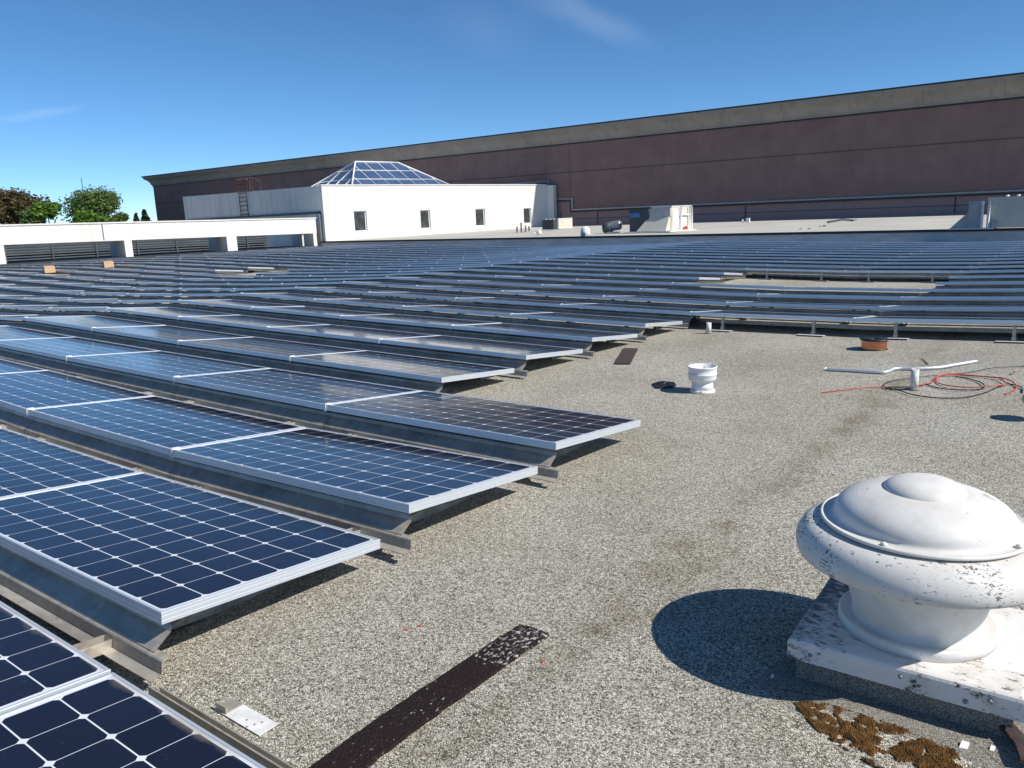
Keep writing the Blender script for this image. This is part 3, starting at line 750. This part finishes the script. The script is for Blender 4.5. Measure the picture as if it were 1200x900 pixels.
tag(m.build('paint_flakes', M['tile']), 'white paint flakes fallen on the gravel by the curb', 'paint flakes', kind='stuff')

rnd = random.Random(31)
for nm, mt_, N_, lab, sz in (('loose_stones', M['tile'], 900, 'loose pale stones scattered over the gravel roof', .0035), ('dark_grit', M['black'], 500, 'dark grit and leaf scraps scattered over the gravel roof', .0045)):
    m = MB()
    for _ in range(N_):
        d_ = rnd.uniform(0, 1)**1.6*7; a_ = rnd.uniform(-.8, .25); x = 2.44+math.sin(a_)*(.8+d_); y = -1.2+math.cos(a_)*(.8+d_)
        if abs(x-C0.x) < .36 and abs(y-C0.y) < .34: continue
        z = GZ(x, y); r = sz*rnd.uniform(.5, 1.3); a0 = rnd.uniform(0, 6); el = rnd.uniform(.5, 1.)
        if nm == 'dark_grit': el *= .5
        b5 = [(x+math.cos(a0)*math.cos(k*1.2566)*r-math.sin(a0)*math.sin(k*1.2566)*r*el, y+math.sin(a0)*math.cos(k*1.2566)*r+math.cos(a0)*math.sin(k*1.2566)*r*el, z) for k in range(5)]
        m.add(b5+[(x+r*.1, y, z+r*.7)], [(k, (k+1)%5, 5) for k in range(5)])
    tag(m.build(nm, mt_), lab, 'grit', kind='stuff')
for px, py in ((476,738),(492,734),(636,776)):
    p = onground(px, py); o = MB().box((-.006,-.004,0),(.007,.004,.004)).build('wire_nut', M['red']); o.location = p; o.rotation_euler = (0,0,px)
    tag(o, {476:'left one of two tiny red scraps on the gravel above the long dark strip',492:'right one of two tiny red scraps on the gravel above the long dark strip',636:'tiny red scrap on the gravel right of the long dark strip'}[px], 'scrap')

# ------------------------------------------------------------------ dark strips on the gravel
def strip_obj(name, a, b, w0, th, mt, label, cat, bend=.0, seed=1):
    a = Vector(a); b = Vector(b); d = (b-a); ln = d.length; ang = math.atan2(-d.x, d.y)
    rnd = random.Random(seed); m = MB(); N_ = 40; vs = []
    for i in range(N_+1):
        f = i/N_; y = f*ln; xo = bend*math.sin(f*math.pi); e = rnd.uniform(-.0025,.0025)
        w = w0*(1 - (.06*max(0, (f-.97)/.03)))
        zc = .004+.010*abs(math.sin(f*5.))*.4
        for x, z in ((-w/2,zc),(-w/2+.002,zc+th),(0,zc+th+.001),(w/2-.002,zc+th),(w/2,zc)):
            vs.append((x+xo+(e if abs(x) > .01 else 0), y, z))
    fs = [(i*5+j, (i+1)*5+j, (i+1)*5+j+1, i*5+j+1) for i in range(N_) for j in range(4)]
    fs += [(i*5, i*5+4, (i+1)*5+4, (i+1)*5) for i in range(N_)]+[(0,1,2,3,4), tuple(N_*5+j for j in (4,3,2,1,0))]
    m.add(vs, fs); o = m.build(name, mt); o.location = a; o.rotation_euler = (0,0,ang)
    return tag(o, label, cat)
p0, p1 = onground(400, 903), onground(627, 742)
dr = (p1-p0).normalized(); strip_obj('rubber_strip', p0-dr*.12, p1, .132, .012, M['plank'], 'long dark brown strip speckled white at one end, lying on the gravel in the foreground', 'strip', -.012)
p0, p1 = onground(1205, 905), onground(1178, 862); p0.z += .02; p1.z += .02
strip_obj('flashing_strip', p0, p1, .045, .012, M['plank_plain'], 'short rotten brown strip by the right corner of the curb', 'strip', .01, 7)
p0, p1 = onground(729, 427.5), onground(739, 409.5)
strip_obj('rubber_strip', p0, p1, .165, .01, M['plank_plain'], 'short brown strip on the gravel near the ends of the panel rows', 'strip', 0, 4)

# ------------------------------------------------------------------ galvanised plate and bits by the nearest panel
pa, pb, pc, pd = [onground(*p) for p in ((252,833),(272,820),(326,850),(304,864))]
m = MB(); up = Vector((0,0,.006)); org = (pa+pc)/2; org.z = pa.z
q = [p-org for p in (pa,pd,pc,pb)]
m.add([x+Vector((0,0,.003)) for x in q]+[x+up for x in q], [(3,2,1,0),(4,5,6,7),(0,1,5,4),(1,2,6,5),(2,3,7,6),(3,0,4,7)])
r_ = MB()
o = thing('foot_plate', 'pale galvanised plate on the gravel beside the nearest solar panel', 'plate', org)
pl_ = m.build('plate', M['pad'], o)
m = MB(); m.box((-.115,-.03,.007),(-.06,-.024,.028)); m.box((-.115,-.024,.007),(-.06,.03,.011)); m.build('bracket', M['galv'], o)
m = MB()
for x, y in ((.05,-.02),(.06,.0),(.07,.02),(.02,.0)): m.lathe([(.0035,.0065),(.0035,.0075),(0,.008)], 8, (x, y-.01, 0))
m.build('rivet', M['grey_trim'], o)

# ------------------------------------------------------------------ white vent pipe (two-stage collar)
b_ = onground(823, 459); s = .0
vp = thing('vent_pipe', 'short white flared vent pipe standing on the gravel beside a flat dark scrap', 'vent pipe', b_)
m = MB(); m.lathe([(.106,.0),(.106,.010),(.100,.02),(.090,.026)], 40); m.build('base_ring', M['curb'], vp)
m = MB(); m.lathe([(.088,.02),(.088,.070),(.086,.072),(.086,.092),(.089,.096),(.104,.104),(.113,.112),(.115,.118),(.115,.150),(.118,.153),(.118,.159),(.115,.162),(.115,.205),(.119,.209),(.121,.217),(.116,.221),(.110,.219),(.108,.12),(.08,.10),(.078,.05),(0,.05)], 48)
m.build('pipe', M['tile'], vp)
sc_ = b_; 
o = patch('tar_scrap', [(x, y) for x, y in gp((763,451),(775,448),(793,450),(790,455),(768,456))], onground(778,452).z, M['black'], 9, 4, .012, .008, .01)
tag(o, 'small flat dark tar scrap on the gravel left of the white vent pipe', 'scrap')
# ------------------------------------------------------------------ thin white pvc stack
def stack(px, py, r, h, label):
    p = onground(px, py); t_ = thing('pvc_stack', label, 'pipe', p)
    m = MB(); m.lathe([(r,0),(r,h),(r*.82,h),(r*.8,h-.03),(0,h-.03)], 20); m.build('pipe', M['pvc'], t_)
    m = MB(); m.lathe([(r*1.5,0),(r*1.4,.012),(r*1.05,.018)], 16); m.build('seal', M['mortar'], t_)
stack(1071, 457, .030, .17, 'thin speckled white pipe standing inside the coiled cables')
stack(830.5, 391, .030, .135, 'short speckled white pipe standing in front of the open-fronted panel row')
# low capped vent just right of the frame (its shadow falls into view)
p = onground(1213, 492); t_ = thing('capped_vent', 'small grey capped vent at the right edge casting a shadow on the gravel', 'vent', p)
MB().lathe([(.05,0),(.05,.14)], 20).build('pipe', M['tile'], t_)
MB().lathe([(.085,.12),(.09,.135),(.08,.17),(.04,.19),(0,.195)], 24).build('cap', M['acgrey'], t_)

# ------------------------------------------------------------------ copper spool
p = onground(1024, 409); sp = thing('wire_spool', 'copper wire spool with black flanges on the gravel before the panel row', 'spool', p)
MB().lathe([(.135,.0),(.135,.006),(.05,.008)], 36).lathe([(.05,.098),(.14,.100),(.14,.108),(.05,.11),(.03,.10),(.03,.02)], 36).build('flange', M['black'], sp)
MB().lathe([(.12,.008),(.122,.012)]+[(.118+.004*(i%2),.014+i*.004) for i in range(20)]+[(.118,.097)], 48).build('winding', M['copper'], sp)
# ------------------------------------------------------------------ bent conduit
def gpath(pts, h): 
    o_ = []
    for px, py in pts: q = onground(px, py); q.z += h; o_.append(q)
    return o_
def smooth(pts, n=6, closed=False):
    out = []; P_ = [Vector(p) for p in pts]
    for i in range(len(P_)-1):
        a = P_[max(i-1,0)]; b = P_[i]; c = P_[i+1]; d_ = P_[min(i+2, len(P_)-1)]
        for k in range(n):
            t_ = k/n; out.append(.5*((2*b)+(c-a)*t_+(2*a-5*b+4*c-d_)*t_*t_+(3*b-a-3*c+d_)*t_**3))
    return out+[P_[-1]]
def path_obj(name, pts, r, mt, label, cat, h=None, sm=True, zv=0, seed=0):
    h = r+.003 if h is None else h
    pp = gpath(pts, h)
    rnd = random.Random(seed)
    if zv: 
        for q in pp[1:-1]: q.z += rnd.random()*zv
    if sm: pp = smooth(pp)
    m = MB(); c0 = pp[0].copy(); m.tube([q-c0 for q in pp], r, 8); o = m.build(name, mt); o.location = c0
    return tag(o, label, cat)
path_obj('conduit', [(967,434.5),(1000,436.5),(1030,438.5),(1039,438),(1046,435),(1056,434),(1075,434.3),(1100,433),(1118,430),(1145,425.5)], .015, M['alu'],
         'bent silver conduit lying on the gravel behind the thin white pipe', 'conduit', .018, True, 0)
path_obj('red_cable', [(962,461),(990,458),(1020,456),(1040,455.5),(1062,456),(1080,453),(1092,449),(1096,444),(1104,442),(1130,441.5),(1155,443),(1172,447),(1178,452),(1165,455),(1135,456),(1110,454),(1098,449),(1099,444),(1112,441),(1150,443),(1176,446),(1188,451),(1191,456),(1187,460),(1178,463)], .0048, M['red'],
         'red cable with a loose coil on the gravel at the right', 'cable', None, True, .015, 3)
path_obj('black_cable', [(1084,450),(1070,456),(1045,458),(1036,455),(1040,450),(1058,446),(1085,443),(1110,440),(1140,437),(1165,433),(1200,430)], .0035, M['black'], 'thin black cable running from the coil to the right edge', 'cable', None, True, .01, 5)
path_obj('black_cable', [(1042,456),(1055,460),(1072,465),(1100,468),(1130,467),(1155,461),(1178,452),(1196,455),(1198,461)], .0045, M['black'], 'black cable looping below the red coil in a wide arc', 'cable', None, True, .008, 6)
path_obj('black_cable', [(1084,451),(1100,456),(1125,459.5),(1150,457),(1152,452),(1140,446),(1120,442)], .0045, M['black'], 'black cable coiled inside the red cable loop', 'cable', None, True, .01, 8)
path_obj('copper_wire', [(1080,421),(1084,424),(1088,428)], .004, M['copper'], 'short bit of bare copper wire between conduit and spool', 'wire', None, False)
path_obj('copper_wire', [(1184,440),(1188,437),(1191,435)], .004, M['copper'], 'short bit of bare copper wire near the right edge', 'wire', None, False)

# ------------------------------------------------------------------ beige blocks on the far left panels
for px, py, v, w, lab in ((58,319,None,.95,'left beige block lying on the far left panels'), (127,313,None,.6,'right beige block lying on the far left panels')):
    p = onz(px, py, .09 if px < 100 else .1)
    o = MB().box((-w/2,-.15,0),(w/2,.15,.2)).build('block', M['brick']); o.location = p; o.rotation_euler = (0,0,R_(-20)); tag(o, lab, 'block')

# ------------------------------------------------------------------ rooftop units on the upper roof
def up_at(px, py):
    z = .36
    for _ in range(8): p = onz(px, py, z); z = UZ(p.y)
    p.z = z; return p
def unit(name, label, cat, px, py): p = up_at(px, py); return thing(name, label, cat, p), p
def size(p, pxw): return pxw*(p-CAM).dot(FW)/FPX
# package unit in the middle
t_, p = unit('rooftop_unit', 'tan rooftop air handler with sloping hood and dark coil box', 'air conditioner', 775, 272)
k = size(p, 1.0)      # metres per photo pixel there
def ubox(m, x0, x1, y0, y1, z0, z1): m.box((x0*k,y0*k,z0*k),(x1*k,y1*k,z1*k)); return m
ubox(MB(),-42,-17,0,16,1,27).build('coil_box', M['acdark'], t_)
ubox(MB(),-41,-28,-.6,-.1,18,23).build('blue_film', M['blue'], t_)
ubox(MB(),-16.8,10.1,2,6,18,27.5).build('upper_box', M['acgrey'], t_)
ubox(MB(),-16,10,6.1,58,1,28.5).build('cabinet', M['tan'], t_)
m = MB(); m.add([(a*k,b*k,c*k) for a, b, c in ((-29,-7,1.5),(9,-7,1.5),(9,1.9,18),(-17,1.9,18),(-29,6,1.5),(9,6,1.5),(9,6,17.9),(-17,6,17.9))], [(0,1,2,3),(7,6,5,4),(0,4,5,1),(1,5,6,2),(2,6,7,3),(3,7,4,0)])
m.build('hood', M['tan'], t_)
ubox(ubox(ubox(MB(),-16.5,10.6,5.5,58.5,28.6,29.6),10.1,10.5,10,24,4,24),10.1,10.5,28,44,4,24).build('cabinet_trim', M['tile'], t_)
m = MB()
for y in (26,50,56): m.tube([(12.5*k,y*k,0),(12.5*k,y*k,29*k)], 1.0*k, 8)
m.tube([(12.5*k,26*k,19*k),(12.5*k,50*k,19*k)], .8*k, 6); m.build('riser_pipe', M['pipe'], t_)
MB().lathe([(1.6*k,0),(2.2*k,2*k),(1.6*k,4*k),(0,4.5*k)], 10, (13*k,38*k,1.5*k)).build('red_valve', M['red'], t_)
ubox(MB(),-44,16,-9,62,.05,1).build('curb', M['tile'], t_)
# tube ventilator
t_, p = unit('tube_ventilator', 'dark drum-shaped exhaust fan with ribbed grey housing', 'exhaust fan', 717, 273); k = size(p, 1.)
MB().lathe([(0,-11*k),(5*k,-10.5*k),(6.5*k,-8*k),(6.5*k,0)], 20, (0,0,6.8*k), axis=(1,.3,.12)).build('drum', M['acdark'], t_)
MB().lathe([(5.3*k,0),(5.6*k,.5*k)]+[(5.3*k+(i%2)*.5*k,(1+i*1.5)*k) for i in range(7)]+[(4*k,11.5*k)], 20, (0,0,7.8*k), axis=(1,.3,.12)).build('ribbed_housing', M['grey_trim'], t_)
ubox(MB(),-7,8,-5,6,.05,1.4).build('curb', M['tile'], t_)
# white dish shaped vent
t_, p = unit('cowl_vent', 'small white rounded cowl vent left of the drum-shaped fan', 'vent', 686, 276.5); k = size(p, 1.)
MB().lathe([(5.5*k,0),(5.8*k,4*k),(5.2*k,8*k),(3*k,10.5*k),(0,11.2*k)], 24).build('cowl', M['pipe'], t_)
ubox(MB(),-1,4,-6,-3,.05,4).build('outlet', M['acgrey'], t_)
# condensers beside the white building
t_, p = unit('condenser', 'grey finned condenser beside the white building', 'air conditioner', 643, 270); k = size(p, 1.)
for x in (-9,-3.5,2): ubox(MB(),x,x+5,0,8,1,12).build('coil', M['acdark'], t_)
for x in (-6.5,-1,4.5): MB().lathe([(2.2*k,0),(2.2*k,1.2*k),(0,1.4*k)], 12, (x*k,4*k,12*k)).build('fan_guard', M['acgrey'], t_)
t_, p = unit('equipment_box', 'low tan equipment box right of the finned condenser', 'cabinet', 660, 268.5); k = size(p, 1.)
ubox(MB(),-8,-6.5,0,30,.3,12).build('cabinet', M['tan'], t_); ubox(MB(),-8.3,-6.2,-.4,30.4,12,12.6).build('lid', M['tile'], t_)
# little stacks by the building
for i, (px, py, h, nm) in enumerate(((606,272.5,6,'leftmost'),(611,272.2,10,'second'),(616,272,7,'third'),(620,271,5,'rightmost'))):
    p = up_at(px, py); k = size(p, 1.)
    o = MB().lathe([(1.1*k,0),(1.0*k,h*k),(1.4*k,h*k),(1.2*k,(h+1)*k),(0,(h+1.2)*k)], 10).build('small_stack', M['acgrey']); o.location = p
    tag(o, '%s of four small grey roof stacks before the white building' % nm, 'vent', 'small stacks before the white building')
for px, py, w, lab in ((632,275,3.2,'round pale vent cap before the condenser at the parapet'),(626,274,1.2,'tiny vent stub beside the pale vent cap')):
    p = up_at(px, py); k = size(p, 1.); o = MB().lathe([(w*k,0),(w*k,w*k),(w*.6*k,w*1.5*k),(0,w*1.7*k)], 14).build('mushroom_vent', M['tile']); o.location = p; tag(o, lab, 'vent')
# paired vents in the distance
t_, p = unit('vent_pair', 'pair of small white vents near the far wall', 'vent', 874, 260.5); k = size(p, 1.)
ubox(MB(),0,4,0,3,0,5).build('box_vent', M['tile'], t_); MB().lathe([(1.1*k,0),(1.1*k,3*k),(0,3.5*k)], 10, (-4*k,0,0)).build('stub', M['tile'], t_)
# loose rubbish
rnd = random.Random(11); 
for i, (px, py, w, lab) in enumerate(((938,268.5,1.6,'dark lump of rubbish nearest the parapet'),(948,268,2,'second dark lump of rubbish from the parapet'),(961,265.5,1.4,'small dark lump of rubbish halfway up the light roof'),(966,265,2.4,'wider dark lump of rubbish halfway up the light roof'),(1003,258,2.,'farthest dark lump of rubbish on the light roof'))):
    p = up_at(px, py); k = size(p, 1.)
    vs = [(math.cos(a)*w*k*rnd.uniform(.7,1.2), math.sin(a)*w*2*k*rnd.uniform(.7,1.2), 0) for a in [j*math.pi/4 for j in range(8)]]
    m = MB(); m.add(vs+[(x*.6, y*.6, .9*k) for x, y, z in vs], [(j, (j+1)%8, 8+(j+1)%8, 8+j) for j in range(8)]+[tuple(range(8,16))]); o = m.build('rubbish', M['acdark']); o.location = p; tag(o, lab, 'rubbish', 'rubbish on the light roof')
a, b = up_at(970, 261.5), up_at(1000, 259.5); m = MB(); m.tube([Vector((0,0,.05)), (b-a)*.5+Vector((0,.3,.12)), (b-a)+Vector((0,0,.05))], .05, 6); o = m.build('pipe_length', M['acdark']); o.location = a; tag(o, 'dark length of pipe lying on the light roof', 'pipe')
# units at the right edge
t_, p = unit('rooftop_unit', 'boxy grey rooftop unit with sloping intake and white pipes at right edge', 'air conditioner', 1150, 268.5); k = size(p, 1.)
ubox(MB(),-15,-2,2,16,1,32).build('cabinet', M['acgrey'], t_)
m = MB(); m.add([(a*k,b*k,c*k) for a, b, c in ((-34,4,1),(-15.2,4,1),(-15.2,4,20),(-34,14,1),(-15.2,14,1),(-15.2,14,20))], [(0,1,2),(5,4,3),(0,3,4,1),(1,4,5,2),(2,5,3,0)]); m.build('intake_hood', M['acgrey'], t_)
ubox(MB(),4,50,4,24,1,36).build('rear_box', M['tan'], t_)
m = MB()
for x in (0,6.5): m.tube([(x*k,-1*k,1*k),(x*k,-1*k,32*k)], 1.3*k, 8)
m.build('riser_pipe', M['pipe'], t_)
ubox(ubox(MB(),5,9,-1,1.5,1,10),10,14,-1,1.5,1,10).build('junction_box', M['acgrey'], t_)
ubox(MB(),-36,12,-4,20,.05,.9).build('curb', M['tile'], t_)
t_, p = unit('air_handler', 'large pale framed air handler at the right edge of the light roof', 'air conditioner', 1187, 267.5); k = size(p, 1.)
ubox(MB(),-17,40,1,20,1,32).build('panel', M['acgrey'], t_)
ubox(ubox(ubox(MB(),-18,-15.8,0,1,.5,33),14,16,0,1,.5,33),-15.8,14,0,1,31,33).build('corner_frame', M['pipe'], t_)
for x in (-9, 2): MB().lathe([(1.6*k,0),(1.6*k,4*k),(2.1*k,4.2*k),(1.5*k,5.5*k),(0,5.7*k)], 12, (x*k,10*k,33*k)).build('flue', M['pipe'], t_)

# ------------------------------------------------------------------ trees beyond the left roof
def tree(px, top, base, wpx, D, leafm, label, name, seed, n=5200, ls=.28, lobes=14, conical=False):
    rnd = random.Random(seed)
    d = ray(px, top); q = CAM+d*(D/1.0); k = D/FPX; H = (base-top)*k; Rw = wpx*k/2
    basep = Vector((q.x, q.y, -8)); topz = q.z
    t_ = thing(name, label, 'tree', basep)
    m = MB(); hb = topz-8*0-basep.z
    m.tube([(0,0,0),(.1,0,hb*.35),(-.1,.1,hb*.6),(0,0,hb*.9)], .3, 8, rad=[.35,.28,.2,.06])
    zc = topz+8-H*.5
    for i in range(9):
        a = rnd.uniform(0,6.28); r = Rw*.7; m.tube([(0,0,hb*(.4+.04*i)), (math.cos(a)*r*.5, math.sin(a)*r*.5, hb*(.5+.045*i)), (math.cos(a)*r, math.sin(a)*r, hb*(.6+.04*i))], .08, 6, rad=[.14,.09,.04])
    m.build('trunk', M['bark'], t_)
    m = MB(); L_ = []
    if conical:
        for i in range(n):
            f = rnd.random()**.7; a = rnd.uniform(0,6.28); r = Rw*f*(.55+.45*math.sin(f*34+a*3)**2)*math.sqrt(rnd.random())
            L_.append(Vector((math.cos(a)*r, math.sin(a)*r, topz+8-f*H*1.6)))
    else:
        cs = []
        for i in range(lobes):
            a = rnd.uniform(0,6.28); ph = rnd.uniform(-.6,1.); rr = Rw*rnd.uniform(.35,.8)
            cs.append((Vector((math.cos(a)*rr*math.cos(ph), math.sin(a)*rr*math.cos(ph), zc+H*.30*math.sin(ph)*1.1)), Rw*rnd.uniform(.22,.42)))
        cs.append((Vector((0,0,zc+H*.12)), Rw*.5))
        for i in range(n):
            c_, r = rnd.choice(cs); v = Vector((rnd.gauss(0,1), rnd.gauss(0,1), rnd.gauss(0,1))).normalized()*r*(rnd.random()**.35)*rnd.uniform(.75,1.35)
            v.z *= .85; L_.append(c_+v)
    mx = sorted(v.z for v in L_)[-max(1, len(L_)//200)]; off = topz+8-mx
    for c_ in L_:
        s_ = ls*rnd.uniform(.5,1.2); a = Vector((rnd.gauss(0,1), rnd.gauss(0,1), rnd.gauss(0,.6))).normalized(); b = a.cross(Vector((rnd.gauss(0,1), rnd.gauss(0,1), rnd.gauss(0,1)))).normalized()
        c_ = c_+Vector((0,0,off)); m.add([c_-a*s_, c_+b*s_*.45, c_+a*s_, c_-b*s_*.45], [(0,1,2,3)])
    m.build('crown', leafm, t_); return t_
tree(8, 222, 275, 74, 92, M['leaf_brown'], 'brownish broad tree at the far left edge behind the white beam', 'broadleaf_tree', 1, 11000, .25, 18)
tree(-25, 232, 275, 60, 96, M['leaf_brown'], 'brownish tree mostly outside the left edge', 'broadleaf_tree', 21, 4000, .25, 10)
tree(36, 244, 275, 36, 88, M['leaf_green'], 'low olive green tree below the brownish tree', 'broadleaf_tree', 12, 2500, .22, 8)
tree(54, 238, 275, 34, 84, M['leaf_bright'], 'small bright green tree between the brownish and the round tree', 'broadleaf_tree', 2, 3600, .26, 12)
tree(106, 222, 275, 84, 90, M['leaf_green'], 'large rounded green tree behind the white beam', 'broadleaf_tree', 3, 9500, .2, 22)
tree(108, 247, 275, 56, 80, M['leaf_bright'], 'low bright green tree in front of the large rounded tree', 'broadleaf_tree', 13, 2600, .24, 10)
tree(140, 250, 275, 30, 84, M['leaf_green'], 'low green bush right of the large rounded tree', 'broadleaf_tree', 14, 1400, .22, 8)
tree(169, 247, 275, 40, 120, M['leaf_dark'], 'taller dark conifer beside the brown building', 'conifer_tree', 4, 3500, .35, 1, True)
tree(159, 251, 275, 26, 125, M['leaf_dark'], 'shorter dark conifer left of the taller conifer', 'conifer_tree', 5, 2000, .35, 1, True)
q = CAM+ray(95, 208)*85
m = MB(); m.tube([(0,0,0),(0,0,q.z+8)], .05, 6, rad=[.09,.03]); m.tube([(-.35,.2,q.z+5.6),(.1,0,q.z+5.9)], .02, 4); o = m.build('antenna_mast', M['dark_trim']); o.location = (q.x,q.y,-8); tag(o, 'thin antenna mast rising above the large rounded tree', 'antenna')

# ------------------------------------------------------------------ thin cirrus in the sky
def wisp(px, py, px2, py2, wid, amt, base):
    a = ray(px, py).normalized(); b = ray(px2, py2).normalized(); c = ((a+b)/2).normalized(); al = (b-a).normalized(); ac = c.cross(al).normalized(); ln = (b-a).length/2
    tc = wt.nodes.new('ShaderNodeTexCoord').outputs['Generated']
    nz_ = wt.nodes.new('ShaderNodeTexNoise'); nz_.inputs['Scale'].default_value = 9; nz_.inputs['Detail'].default_value = 6; wt.links.new(tc, nz_.inputs['Vector'])
    def dot(v):
        n = wt.nodes.new('ShaderNodeVectorMath'); n.operation = 'DOT_PRODUCT'; n.inputs[1].default_value = v; wt.links.new(tc, n.inputs[0]); return n.outputs['Value']
    x = mth(wt, 'DIVIDE', mth(wt, 'SUBTRACT', dot(al), c.dot(al)), ln*1.1)
    y = mth(wt, 'DIVIDE', mth(wt, 'ADD', dot(ac), mth(wt, 'MULTIPLY', mth(wt, 'SUBTRACT', nz_.outputs['Fac'], .5), wid*3)), wid)
    g_ = mth(wt, 'SUBTRACT', 1., mth(wt, 'ADD', mth(wt, 'MULTIPLY', x, x), mth(wt, 'MULTIPLY', y, y)), True)
    g_ = mth(wt, 'MULTIPLY', mth(wt, 'MULTIPLY', g_, g_), mth(wt, 'MULTIPLY', nz_.outputs['Fac'], amt*1.8))
    g_ = mth(wt, 'MULTIPLY', g_, mth(wt, 'GREATER_THAN', dot(c), .5))
    return mix(wt, g_, base, (7.5,8.2,9.2))
cc = sky.outputs[0]
cc = wisp(600,-15,775,62,.022,.085,cc); cc = wisp(-30,143,112,126,.007,.09,cc); cc = wisp(500,-20,640,35,.05,.04,cc)
hs = wt.nodes.new('ShaderNodeHueSaturation'); hs.inputs['Saturation'].default_value = 1.1; hs.inputs['Value'].default_value = 1.16; hs.inputs['Hue'].default_value = .494
wt.links.new(cc, hs.inputs['Color']); wt.links.new(hs.outputs[0], bg.inputs[0])
